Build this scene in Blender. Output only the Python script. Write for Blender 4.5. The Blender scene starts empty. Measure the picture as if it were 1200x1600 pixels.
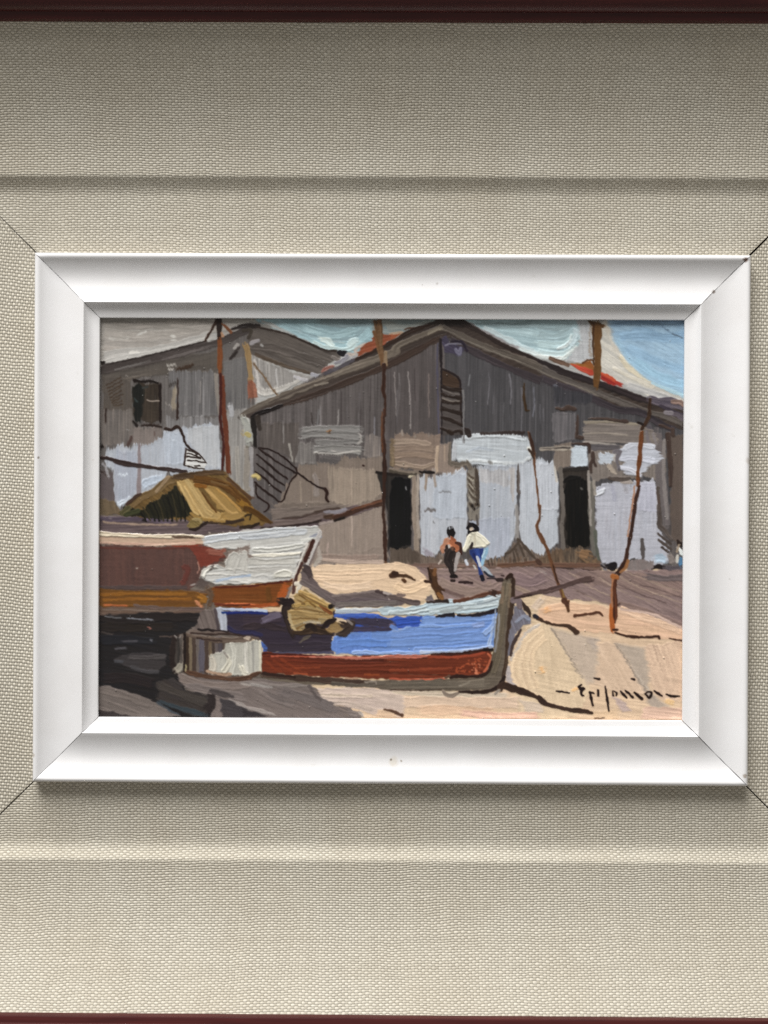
import bpy, math, random
import numpy as np
from mathutils import Matrix, Vector

SC = bpy.context.scene
COLL = SC.collection
MM = 0.001
AMBIENT, KEY_LOC, KEY_SIZE, KEY_W, EXPO = 0.235, (-0.26, -0.52, 1.05), (0.8, 0.8), 27.5, 0.0
WEFT_A, WEFT_B = (.65, .61, .52), (.79, .75, .65)
WARP_A, WARP_B = (.44, .41, .335), (.56, .525, .435)
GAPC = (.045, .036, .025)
BUMP = .00022
COVE_A, COVE_B = .03, .0095
PAINT_R, PAINT_S, PAINT_GAIN, RELIEF = .30, .42, 1.05, .19
# ------------------------------------------------------------------ camera
# pose of the camera, fitted to the frame's corners: millimetres, x right, y down, z away from the viewer
FPX, CAMP, CAMR = 2000.0, (0.2279, -3.0002, -360.0), (0.0030105, 0.0059968, 0.005044)
def rot3(a, b, c):
    ca, sa = math.cos(a), math.sin(a); cb, sb = math.cos(b), math.sin(b); cc, sc = math.cos(c), math.sin(c)
    return np.array([[cc, -sc, 0], [sc, cc, 0], [0, 0, 1]]) @ np.array([[cb, 0, sb], [0, 1, 0], [-sb, 0, cb]]) @ np.array([[1, 0, 0], [0, ca, -sa], [0, sa, ca]])
RC = rot3(*CAMR)
def unproject(px, py, h):
    d = np.stack([(np.asarray(px, float) - 600) / FPX, (np.asarray(py, float) - 800) / FPX, np.ones(np.shape(px))], -1) @ RC
    t = (-h - CAMP[2]) / d[..., 2]
    return CAMP[0] + t * d[..., 0], CAMP[1] + t * d[..., 1]

def wv(x, y, h):
    """panel millimetres (x right, y down, h towards the viewer) to world metres"""
    return Vector((x * MM, -h * MM, -y * MM))
cam = bpy.data.cameras.new('camera'); cam_o = bpy.data.objects.new('camera', cam); COLL.objects.link(cam_o); SC.camera = cam_o
cam.sensor_fit = 'VERTICAL'; cam.sensor_height = 24.0; cam.lens = FPX / 1600.0 * 24.0
cam.clip_start = 0.01; cam.clip_end = 20.0
def bvec(v): return Vector((v[0], v[2], -v[1]))
right, down, fwd = bvec(RC[0]), bvec(RC[1]), bvec(RC[2])
m3 = Matrix((right, -down, -fwd)).transposed()
cam_o.matrix_world = Matrix.Translation(bvec(CAMP) * MM) @ m3.to_4x4()
# ------------------------------------------------------------------ light of the room: soft window light from the upper left
world = bpy.data.worlds.new('World'); SC.world = world; world.use_nodes = True
bg = world.node_tree.nodes['Background']; bg.inputs[0].default_value = (1.0, 0.96, 0.90, 1); bg.inputs[1].default_value = AMBIENT
def area(name, loc, size, sy, watts, color):
    d = bpy.data.lights.new(name, 'AREA'); d.shape = 'RECTANGLE'; d.size = size; d.size_y = sy; d.energy = watts; d.color = color
    o = bpy.data.objects.new(name, d); COLL.objects.link(o); o.location = loc
    o.rotation_euler = (Vector((0, 0, 0)) - Vector(loc)).to_track_quat('-Z', 'Y').to_euler()
    return o
area('window_light', KEY_LOC, KEY_SIZE[0], KEY_SIZE[1], KEY_W, (1.0, 0.985, 0.965))
SC.view_settings.view_transform = 'Standard'; SC.view_settings.look = 'None'; SC.view_settings.exposure = EXPO; SC.view_settings.gamma = 1.0
SC.view_settings.use_curve_mapping = False
SC.render.engine = 'CYCLES'; SC.cycles.use_denoising = False

# ------------------------------------------------------------------ node helper
class NT:
    def __init__(s, name):
        s.m = bpy.data.materials.new(name); s.m.use_nodes = True; s.t = s.m.node_tree; s.n = s.t.nodes; s.l = s.t.links
        s.b = s.n['Principled BSDF']
    def put(s, sock, v):
        if hasattr(v, 'links') or hasattr(v, 'is_output'): s.l.new(v, sock)
        else: sock.default_value = v
    def mt(s, op, a, b=None, c=None):
        n = s.n.new('ShaderNodeMath'); n.operation = op
        for i, v in enumerate((a, b, c)):
            if v is not None: s.put(n.inputs[i], v)
        return n.outputs[0]
    def noise(s, vec, scale, detail=2., rough=.5, out=0):
        n = s.n.new('ShaderNodeTexNoise'); s.put(n.inputs['Vector'], vec); n.inputs['Scale'].default_value = scale
        n.inputs['Detail'].default_value = detail; n.inputs['Roughness'].default_value = rough
        return n.outputs[out]
    def white(s, w):
        n = s.n.new('ShaderNodeTexWhiteNoise'); n.noise_dimensions = '1D'; s.put(n.inputs['W'], w); return n.outputs['Value']
    def ramp(s, f, a, b, lo=0., hi=1.):
        n = s.n.new('ShaderNodeMapRange'); s.put(n.inputs[0], f); n.inputs[1].default_value = a; n.inputs[2].default_value = b; n.inputs[3].default_value = lo; n.inputs[4].default_value = hi
        return n.outputs[0]
    def mix(s, f, a, b):
        n = s.n.new('ShaderNodeMix'); n.data_type = 'RGBA'; s.put(n.inputs[0], f)
        for k, v in ((6, a), (7, b)):
            s.put(n.inputs[k], v if hasattr(v, 'is_output') else (v[0], v[1], v[2], 1))
        return n.outputs[2]
    def bump(s, h, dist, strength=1., normal=None):
        n = s.n.new('ShaderNodeBump'); s.put(n.inputs['Height'], h); n.inputs['Distance'].default_value = dist; n.inputs['Strength'].default_value = strength
        if normal is not None: s.l.new(normal, n.inputs['Normal'])
        return n.outputs[0]
    def objc(s): return s.n.new('ShaderNodeTexCoord').outputs['Object']
    def sep(s, v):
        n = s.n.new('ShaderNodeSeparateXYZ'); s.put(n.inputs[0], v); return n.outputs
    def comb(s, x, y, z=0.):
        n = s.n.new('ShaderNodeCombineXYZ')
        for i, v in enumerate((x, y, z)): s.put(n.inputs[i], v)
        return n.outputs[0]
    def vadd(s, a, b):
        n = s.n.new('ShaderNodeVectorMath'); n.operation = 'ADD'; s.put(n.inputs[0], a); s.put(n.inputs[1], b); return n.outputs[0]
    def dist(s, a, p):
        n = s.n.new('ShaderNodeVectorMath'); n.operation = 'DISTANCE'; s.put(n.inputs[0], a); n.inputs[1].default_value = p; return n.outputs['Value']
    def set(s, **k):
        for q, v in k.items(): s.put(s.b.inputs[q.replace('_', ' ')], v)
        return s.m

def lin(c): 
    return tuple((v / 255 / 12.92 if v / 255 <= .04045 else ((v / 255 + .055) / 1.055) ** 2.4) for v in c)

def mat_linen():
    t = NT('linen_weave')
    uv = t.n.new('ShaderNodeUVMap'); uv.uv_map = 'UVMap'
    wob = t.n.new('ShaderNodeVectorMath'); wob.operation = 'MULTIPLY_ADD'
    t.put(wob.inputs[0], t.noise(uv.outputs[0], .16, 2., .5, 1)); wob.inputs[1].default_value = (.9, .9, 0); t.put(wob.inputs[2], uv.outputs[0])
    wob2 = t.n.new('ShaderNodeVectorMath'); wob2.operation = 'MULTIPLY_ADD'
    t.put(wob2.inputs[0], t.noise(uv.outputs[0], 1.1, 1., .5, 1)); wob2.inputs[1].default_value = (.16, .16, 0); t.put(wob2.inputs[2], wob.outputs[0])
    wob3 = t.n.new('ShaderNodeVectorMath'); wob3.operation = 'MULTIPLY_ADD'
    t.put(wob3.inputs[0], t.noise(uv.outputs[0], .022, 2., .5, 1)); wob3.inputs[1].default_value = (2.5, 2.5, 0); t.put(wob3.inputs[2], wob2.outputs[0])
    x, y, _ = t.sep(wob3.outputs[0])
    u, v = t.mt('DIVIDE', x, .907), t.mt('DIVIDE', y, .687)
    fu, fv, iu, iv = t.mt('FRACT', u), t.mt('FRACT', v), t.mt('FLOOR', u), t.mt('FLOOR', v)
    def sgn(i): return t.mt('SUBTRACT', 1., t.mt('MULTIPLY', t.mt('PINGPONG', i, 1.), 2.))
    def rnd(f, w):   # round section of a thread of relative width w
        q = t.mt('DIVIDE', t.mt('SUBTRACT', f, .5), w * .5)
        return t.mt('SQRT', t.mt('MAXIMUM', t.mt('SUBTRACT', 1., t.mt('MULTIPLY', q, q)), 0.))
    wl = t.white(iv); wp = t.white(t.mt('ADD', iu, 317.3))
    sw = t.mt('MULTIPLY', t.mt('SINE', t.mt('MULTIPLY', fu, math.pi)), t.mt('MULTIPLY', sgn(iu), sgn(iv)))
    sp = t.mt('MULTIPLY', t.mt('SINE', t.mt('MULTIPLY', fv, math.pi)), t.mt('MULTIPLY', t.mt('MULTIPLY', sgn(iu), sgn(iv)), -1.))
    hw = t.mt('ADD', t.mt('MULTIPLY', sw, .62), t.mt('ADD', t.mt('MULTIPLY', rnd(fv, .98), .75), t.mt('MULTIPLY', wl, .12)))
    hp = t.mt('ADD', t.mt('MULTIPLY', sp, .50), t.mt('ADD', t.mt('MULTIPLY', rnd(fu, .93), .62), t.mt('MULTIPLY', wp, .12)))
    slub = t.ramp(t.noise(t.comb(t.mt('MULTIPLY', u, .09), t.mt('MULTIPLY', iv, 3.7)), 1., 1.), .62, .74)
    slub2 = t.ramp(t.noise(t.comb(t.mt('MULTIPLY', iu, 3.7), t.mt('MULTIPLY', v, .09), 5.), 1., 1.), .62, .74)
    hw = t.mt('ADD', hw, t.mt('MULTIPLY', slub, .22)); hp = t.mt('ADD', hp, t.mt('MULTIPLY', slub2, .26))
    h = t.mt('SMOOTH_MAX', hw, hp, .12)
    isw = t.ramp(t.mt('SUBTRACT', hw, hp), -.08, .08)
    tone = t.mt('ADD', t.mt('MULTIPLY', wl, .35), t.mt('MULTIPLY', t.noise(t.comb(t.mt('MULTIPLY', u, .35), iv), 1., 2.), .6))
    tone2 = t.mt('ADD', t.mt('MULTIPLY', wp, .35), t.mt('MULTIPLY', t.noise(t.comb(iu, t.mt('MULTIPLY', v, .35)), 1., 2.), .6))
    cw = t.mix(tone, WEFT_A, WEFT_B)
    cp = t.mix(tone2, WARP_A, WARP_B)
    cross = t.white(t.mt('ADD', t.mt('MULTIPLY', iu, 12.9898), t.mt('MULTIPLY', iv, 78.233)))
    c = t.mix(isw, cp, cw)
    c = t.mix(t.ramp(cross, 0., 1., .0, .15), c, lin((112, 100, 82)))
    c = t.mix(t.ramp(h, .24, .62), GAPC, c)  # thread gaps mixed towards dark backing, with their cavity shade painted in
    big = t.noise(uv.outputs[0], .035, 2.)
    c = t.mix(t.ramp(big, .3, .75, 0, .16), c, lin((168, 150, 120)))
    spk = t.noise(uv.outputs[0], .55, 3., .6)
    c = t.mix(t.ramp(spk, .74, .80, 0, .45), c, lin((96, 78, 58)))
    nrm = t.bump(h, BUMP, 1.0)
    nrm = t.bump(t.noise(uv.outputs[0], 9., 3., .7), .00004, .6, nrm)
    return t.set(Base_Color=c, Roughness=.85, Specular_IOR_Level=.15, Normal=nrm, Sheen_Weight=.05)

def mat_white():
    t = NT('white_lacquer'); o = t.objc()
    n = t.noise(o, 60., 3., .6)
    c = t.mix(t.ramp(n, .3, .75), lin((238, 238, 239)), lin((231, 230, 230)))
    long_ = t.noise(o, 260., 4., .7)
    c = t.mix(t.ramp(long_, .68, .76, 0, .22), c, lin((190, 184, 172)))
    def spot(c, px, py, h, r, colr, amt):
        x, y = unproject(px, py, h); p = wv(float(x), float(y), h)
        wn = t.n.new('ShaderNodeVectorMath'); wn.operation = 'MULTIPLY_ADD'; t.put(wn.inputs[0], t.noise(o, 900., 2., .6, 1)); wn.inputs[1].default_value = (r * .9 * MM,) * 3; t.put(wn.inputs[2], o)
        off = Vector((r * .45 * MM,) * 3)
        d = t.dist(wn.outputs[0], p + off)
        return t.mix(t.ramp(d, r * MM, r * .45 * MM, 0, amt), c, lin(colr))
    c = spot(c, 615, 1190, 6.5, 1.7, (210, 198, 172), .4)
    c = spot(c, 611, 1187, 6.5, .45, (120, 108, 92), .8)
    c = spot(c, 627, 1189, 6.5, .4, (150, 138, 120), .7)
    c = spot(c, 694, 1208, 8, 1.5, (214, 206, 186), .35)
    c = spot(c, 977, 1141, 5, 1.5, (214, 176, 122), .6)
    c = spot(c, 981, 1144, 5, .35, (120, 96, 70), .8)
    c = spot(c, 1165, 406, 8.6, .95, (92, 66, 50), .95)
    c = spot(c, 1115, 456, 6.5, .7, (120, 104, 90), .8)
    c = spot(c, 1140, 905, 7, .5, (170, 168, 160), .8)
    c = spot(c, 683, 443, 6.5, .5, (176, 170, 164), .5)
    c = spot(c, 978, 1163, 6.5, .4, (170, 166, 160), .6)
    c = spot(c, 60, 715, 8.5, .5, (130, 118, 104), .8)
    c = spot(c, 1171, 720, 8.5, 1.2, (180, 170, 158), .5)
    c = spot(c, 990, 1208, 8.4, 1.0, (186, 160, 128), .5)
    c = spot(c, 1164, 1212, 8.4, .8, (150, 134, 116), .7)
    c = spot(c, 660, 445, 6.5, .3, (170, 162, 156), .5)
    c = spot(c, 52, 1180, 8.4, .7, (190, 180, 166), .7)
    c = spot(c, 70, 410, 8.4, .8, (196, 186, 178), .6)
    nrm = t.bump(t.noise(o, 140., 4., .6), .00007, .5)
    return t.set(Base_Color=c, Roughness=t.ramp(n, .3, .7, .38, .52), Specular_IOR_Level=.35, Normal=nrm)

def mat_red():
    t = NT('dark_red_wood'); o = t.objc(); x, y, z = t.sep(o)
    g = t.noise(t.comb(t.mt('MULTIPLY', x, 12.), t.mt('MULTIPLY', y, 260.), t.mt('MULTIPLY', z, 260.)), 4., 4., .6)
    c = t.mix(g, lin((42, 13, 14)), lin((88, 34, 32)))
    return t.set(Base_Color=c, Roughness=.34, Specular_IOR_Level=.4, Normal=t.bump(g, .00005, .4))

def mat_core():
    t = NT('raw_dark_wood'); g = t.noise(t.objc(), 300., 3.)
    return t.set(Base_Color=t.mix(g, lin((34, 26, 20)), lin((52, 40, 30))), Roughness=.9, Specular_IOR_Level=.1)

def mat_board():
    t = NT('panel_board'); g = t.noise(t.objc(), 200., 4.)
    return t.set(Base_Color=t.mix(g, lin((120, 88, 58)), lin((146, 112, 76))), Roughness=.8)

def mat_paint():
    t = NT('oil_paint'); a = t.n.new('ShaderNodeAttribute'); a.attribute_name = 'paint'
    o = t.objc()
    n = t.noise(o, 1500., 3., .6)
    r = t.ramp(t.noise(o, 40., 3.), .3, .7, PAINT_R - .07, PAINT_R + .10)
    return t.set(Base_Color=a.outputs['Color'], Roughness=r, Specular_IOR_Level=PAINT_S, Normal=t.bump(n, .00003, .4))

# ------------------------------------------------------------------ object helpers
def tag(o, label=None, cat=None, group=None, kind=None):
    for k, v in (('label', label), ('category', cat), ('group', group), ('kind', kind)):
        if v: o[k] = v
    return o
def thing(name, loc, label, cat):
    o = bpy.data.objects.new(name, None); o.location = loc; o.empty_display_size = .02; COLL.objects.link(o)
    return tag(o, label, cat)
def obj(name, me, mat, parent, label=None):
    o = bpy.data.objects.new(name, me); COLL.objects.link(o)
    if mat: me.materials.append(mat)
    if parent is not None:
        o.parent = parent
        if parent.type == 'EMPTY': o.location = -parent.location
    return tag(o, label)

# ------------------------------------------------------------------ mitred rails
FW, FH = 197.04, 145.98          # outer size of the white moulding in millimetres
def rail_mesh(name, prof, side, n, gap, seed, wob=.02, tilt=0., base=None):
    """one mitred rail; prof is a list of (d, h): d = distance inwards from the white moulding's outer edge, h = height"""
    rnd = random.Random(seed)
    hw, hh = FW / 2, FH / 2
    vs, fs, uvs = [], [], []
    arc = [0.]
    for i in range(1, len(prof)): arc.append(arc[-1] + math.hypot(prof[i][0] - prof[i - 1][0], prof[i][1] - prof[i - 1][1]))
    ph = [rnd.uniform(0, 6.28) for _ in range(6)]
    jag = [[rnd.uniform(-.35, .35) * gap for _ in prof] for _ in (0, 1)]
    for k, (d, h) in enumerate(prof):
        L = (hw if side in 'TB' else hh) - d
        for i in range(n + 1):
            f = i / n
            e0, e1 = -L + gap / 2 + jag[0][k], L - gap / 2 + jag[1][k]
            a = e0 + (e1 - e0) * f
            w = wob * (math.sin(a * .05 + ph[0]) + .6 * math.sin(a * .13 + ph[1] + d * .05) + .4 * math.sin(a * .31 + ph[2] + d * .11))
            off = (hh if side in 'TB' else hw) - d
            hq = h + w
            if side == 'T': p = (a, -off + w * .5, hq)
            elif side == 'B': p = (-a, off + w * .5, hq)
            elif side == 'L': p = (-off + w * .5, -a, hq)
            else: p = (off + w * .5, a, hq)
            vs.append(wv(*p)); ct, st = math.cos(tilt), math.sin(tilt)
            uvs.append((a * ct - arc[k] * st + seed * 13.7, a * st + arc[k] * ct + seed * 7.3))
    m = n + 1
    for k in range(len(prof) - 1):
        for i in range(n):
            fs.append((k * m + i, k * m + i + 1, (k + 1) * m + i + 1, (k + 1) * m + i))
    fs.append(tuple(k * m for k in range(len(prof)))); fs.append(tuple(k * m + n for k in reversed(range(len(prof)))))
    me = bpy.data.meshes.new(name); me.from_pydata(vs, [], fs); me.update()
    ul = me.uv_layers.new(name='UVMap')
    for lp in me.loops: ul.data[lp.index].uv = uvs[lp.vertex_index]
    me.polygons.foreach_set('use_smooth', [True] * len(me.polygons)); me.set_sharp_from_angle(angle=math.radians(38))
    return me

def ring_mesh(name, d0, d1, h0, h1):
    """a flat wooden ring between two offsets, the core that shows dark in the mitre gaps"""
    vs, fs = [], []
    for d, h in ((d0, h0), (d0, h1), (d1, h1), (d1, h0)):
        w, hh = FW / 2 - d, FH / 2 - d
        for x, y in ((-w, -hh), (w, -hh), (w, hh), (-w, hh)): vs.append(wv(x, y, h))
    for k in range(4):
        for i in range(4):
            a, b = k * 4, ((k + 1) % 4) * 4; j = (i + 1) % 4
            fs.append((a + i, a + j, b + j, b + i))
    me = bpy.data.meshes.new(name); me.from_pydata(vs, [], fs); me.update()
    return me

M_LINEN, M_WHITE, M_RED, M_CORE, M_BOARD, M_PAINT = mat_linen(), mat_white(), mat_red(), mat_core(), mat_board(), mat_paint()

frame = thing('picture_frame', wv(0, FH / 2 + 90, 0), 'picture frame with dark red outer rails, wide natural linen liner and white inner moulding', 'picture frame')
SIDES = {'T': 'upper', 'B': 'lower', 'L': 'left', 'R': 'right'}
# linen liner: flat inner band, a soft step up, then a shallow cove rising to the red rail
lp = [(1.2, 3.4), (1.2, 4.35), (-6., 4.35), (-12., 4.37), (-15.8, 4.36), (-17.0, 4.43), (-18.0, 4.63), (-18.8, 4.95), (-19.5, 5.35), (-20.1, 5.78), (-20.7, 6.25), (-21.1, 6.54), (-21.5, 6.72), (-21.9, 6.79), (-22.6, 6.8)]
COVE_W = 36.4
for k in range(1, 15):
    s_ = COVE_W * k / 14; lp.append((-22.6 - s_, 6.8 + COVE_A * s_ + COVE_B * s_ * s_))
HL = lp[-1][1]
DR = lp[-1][0]
lp.append((DR, 3.4))
core = obj('linen_liner', ring_mesh('linen_liner', DR - .3, 2.5, 0.2, 3.0), M_CORE, frame, 'wide liner covered in natural woven linen')
for i, (s, g) in enumerate((('T', .55), ('B', .5), ('L', .5), ('R', .62))):
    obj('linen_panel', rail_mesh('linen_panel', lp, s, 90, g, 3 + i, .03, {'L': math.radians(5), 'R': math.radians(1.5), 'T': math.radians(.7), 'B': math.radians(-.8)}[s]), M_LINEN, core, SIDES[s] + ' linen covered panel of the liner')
# white moulding: rounded lip, scooped cove, crisp ridge, inner bevel
wp = [(0.05, 3.2), (0.02, 7.3), (0.12, 7.85), (0.35, 8.25), (0.7, 8.5), (1.1, 8.52), (1.5, 8.36), (1.9, 8.08), (2.3, 7.78)]
for k in range(1, 13):
    d = 2.3 + (13.45 - 2.3) * k / 12
    wp.append((d, 6.35 + (.057 * (d - 7.3) ** 2 if d < 7.3 else .0405 * (d - 7.3) ** 2)))
wp += [(13.62, 7.92), (13.78, 7.78), (13.92, 7.5), (14.5, 6.85), (15.3, 6.3), (16.3, 5.98), (17.2, 5.86), (17.52, 5.75), (17.62, 5.5), (17.62, 4.9), (16.2, 4.8)]
core = obj('white_moulding', ring_mesh('white_moulding', .8, 16.0, 3.05, 4.3), M_CORE, frame, 'white lacquered inner moulding around the painting')
for i, (s, g) in enumerate((('T', .2), ('B', .2), ('L', .2), ('R', .22))):
    obj('moulding_rail', rail_mesh('moulding_rail', wp, s, 70, g, 21 + i, .025), M_WHITE, core, SIDES[s] + ' rail of the white moulding')
# dark red outer moulding
rp = [(DR + .3 - q, z) for q, z in ((0, 2.0), (0, HL + 1.0), (.15, HL + 1.5), (.6, HL + 1.75), (1.7, HL + 1.9), (1.9, HL + 2.0), (2.0, HL + 2.5), (2.4, HL + 3.6), (3.3, HL + 4.7), (4.8, HL + 5.6), (7.3, HL + 6.2), (12.3, HL + 6.2), (17.3, HL + 5.2), (20.3, HL + 3.4), (21.3, HL + 1.), (21.3, 0.), (2.3, 0.))]
core = obj('outer_moulding', ring_mesh('outer_moulding', DR - 19, DR - 2, 0.1, 2.6), M_CORE, frame, 'glossy dark red wooden outer moulding')
for i, s in enumerate('TBLR'):
    obj('moulding_rail', rail_mesh('moulding_rail', rp, s, 40, .12, 41 + i, .03), M_RED, core, SIDES[s] + ' dark red rail of the outer moulding')
# ------------------------------------------------------------------ paint engine
# The painting is built as a relief: every brush stroke lays down colour, thickness and the
# id of the painted thing it belongs to on a fine grid of the panel; the grid becomes meshes.
QMM = 0.178                      # millimetres per grid step
PW, PH = 166.6, 115.0            # panel size in millimetres
CW, CH = int(PW / QMM), int(PH / QMM)
col = np.zeros((CH, CW, 3)); hgt = np.zeros((CH, CW)); ids = np.zeros((CH, CW), np.int16)
YY, XX = np.mgrid[0:CH, 0:CW].astype(float)
CUR = [0]
SEED = [1]
ORG = dict(A=(150,490),B=(380,490),C=(610,490),D=(840,490),E=(150,640),F=(380,640),G=(610,640),H=(840,640),
           I=(150,790),J=(380,790),K=(610,790),L=(840,790),M=(150,940),N=(380,940),O=(610,940),Q=(840,940))

def to_canvas(p):
    """sketch coordinates (tenths of a millimetre, roughly) to panel grid steps"""
    x, y = unproject(p[:, 0], p[:, 1], 4.7)
    return np.stack([(x + PW / 2) / QMM, (y + PH / 2) / QMM], 1)

def pts(s):
    o, k, out, buf = (0, 0), 1.0, [], []
    for t in s.split():
        if t in ORG: o, k = ORG[t], 0.2
        elif t == 'Z': o, k = (0, 0), 1.0
        else:
            buf.append(float(t))
            if len(buf) == 2:
                out.append((o[0] + buf[0] * k, o[1] + buf[1] * k)); buf = []
    return to_canvas(np.array(out))

def hsh(ix, iy, seed):
    n = (ix.astype(np.int64) * 374761393 + iy.astype(np.int64) * 668265263 + seed * 974711) & 0xffffffff
    n = ((n ^ (n >> 13)) * 1274126177) & 0xffffffff
    n = n ^ (n >> 16)
    return (n & 0xffff) / 65535.0

def vn(x, y, seed):
    ix, iy = np.floor(x), np.floor(y); fx, fy = x - ix, y - iy
    fx = fx * fx * (3 - 2 * fx); fy = fy * fy * (3 - 2 * fy)
    a, b, c, d = hsh(ix, iy, seed), hsh(ix + 1, iy, seed), hsh(ix, iy + 1, seed), hsh(ix + 1, iy + 1, seed)
    return (a * (1 - fx) + b * fx) * (1 - fy) + (c * (1 - fx) + d * fx) * fy

def nseed():
    SEED[0] += 1
    return SEED[0]

def bristle(al, ac, ln, wd, sd):
    return 0.42 * vn(al / ln, ac / wd, sd) + 0.38 * vn(al / (ln * .6), ac / (wd * .5), sd + 500) + 0.2 * vn(al / (ln * 2), ac / (wd * 2.3), sd + 900)

def lay(sl, cover, t, c, c2, mix, var, h, ridge, sdist, level, keep=False):
    fine = vn(XX[sl] * .13 + t * 9, YY[sl] * .13 + t * 7, 4001)
    t = .5 + (t - .5) * (.35 + 1.25 * vn(XX[sl] / 34 + 17, YY[sl] / 34, 4003))
    cover = cover * np.clip(1.15 - .55 * np.clip(.36 - t, 0, 1) * 3 * fine, 0, 1)
    c = np.array(c, float); k = c[None, None, :] * np.ones(t.shape + (1,))
    if c2 is not None:
        m = np.clip((mix + (t - .5) * 1.6), 0, 1)[..., None]
        k = k * (1 - m) + np.array(c2, float) * m
    k = k * (1 + var * 2.5 * (t - .5) + .05 * (fine - .5))[..., None]
    a = cover[..., None]
    col[sl] = col[sl] * (1 - a) + k * a
    rel = h * (.35 + 1.1 * t) + ridge * .7 * np.exp(-((sdist - 1.2) / 1.3) ** 2)
    hgt[sl] = hgt[sl] * (1 - level * cover) + rel * cover
    if not keep:
        v = ids[sl]; v[cover > .5] = CUR[0]; ids[sl] = v

def box(p, m):
    x0, y0 = max(int(p[:, 0].min() - m), 0), max(int(p[:, 1].min() - m), 0)
    x1, y1 = min(int(p[:, 0].max() + m) + 1, CW), min(int(p[:, 1].max() + m) + 1, CH)
    if x1 <= x0 or y1 <= y0: return None
    return (slice(y0, y1), slice(x0, x1))

def R(s, c, ang=0., c2=None, mix=.4, ln=45., wd=2.4, var=.09, rough=1.6, rag=3., soft=1.7, h=.55, ridge=.25, alpha=1., dry=0., level=.7, keep=False):
    """an area filled with parallel brush marks at angle ang (degrees, 90 = vertical)"""
    p = pts(s); sl = box(p, 6 + rag); sd = nseed()
    if sl is None: return
    x, y = XX[sl], YY[sl]; a = math.radians(ang); ca, sa = math.cos(a), math.sin(a)
    al, ac = x * ca + y * sa, -x * sa + y * ca
    t = bristle(al, ac, ln, wd, sd)
    sh = rag * ((vn(al * .02, ac / 6.0, sd + 31) - .5) * 1.3 + (vn(al * .02, ac / 1.6, sd + 32) - .5) * .8)
    wx = x + rough * 2 * (vn(x / 7, y / 7, sd + 7) - .5) + sh * ca
    wy = y + rough * 2 * (vn(x / 7, y / 7, sd + 8) - .5) + sh * sa
    ins = np.zeros(x.shape, bool); d2 = np.full(x.shape, 1e9)
    n = len(p)
    for i in range(n):
        x1, y1 = p[i]; x2, y2 = p[(i + 1) % n]
        if y1 != y2:
            cr = ((wy < y1) != (wy < y2)) & (wx < (x2 - x1) * (wy - y1) / (y2 - y1) + x1)
            ins ^= cr
        dx, dy = x2 - x1, y2 - y1; L = dx * dx + dy * dy + 1e-9
        u = np.clip(((wx - x1) * dx + (wy - y1) * dy) / L, 0, 1)
        d2 = np.minimum(d2, (wx - x1 - u * dx) ** 2 + (wy - y1 - u * dy) ** 2)
    sdist = np.sqrt(d2) * np.where(ins, 1, -1)
    cover = np.clip((sdist + (t - .5) * min(rag, 5) * .9) / soft + .5, 0, 1) * alpha
    if dry > 0: cover = cover * np.clip((t - dry) * 5 + .5, 0, 1)
    lay(sl, cover, t, c, c2, mix, var, h, ridge, sdist, level, keep)

def smooth_path(p, n=9):
    if len(p) < 3: return p, np.linspace(0, 1, len(p))
    q = np.vstack([2 * p[0] - p[1], p, 2 * p[-1] - p[-2]]); out = []; tt = []
    for i in range(1, len(q) - 2):
        for k in range(n):
            t = k / n; a, b, c, d = q[i - 1], q[i], q[i + 1], q[i + 2]
            out.append(.5 * (2 * b + (c - a) * t + (2 * a - 5 * b + 4 * c - d) * t * t + (3 * b - a - 3 * c + d) * t ** 3)); tt.append((i - 1 + t) / (len(p) - 1))
    out.append(p[-1]); tt.append(1.)
    return np.array(out), np.array(tt)

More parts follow.
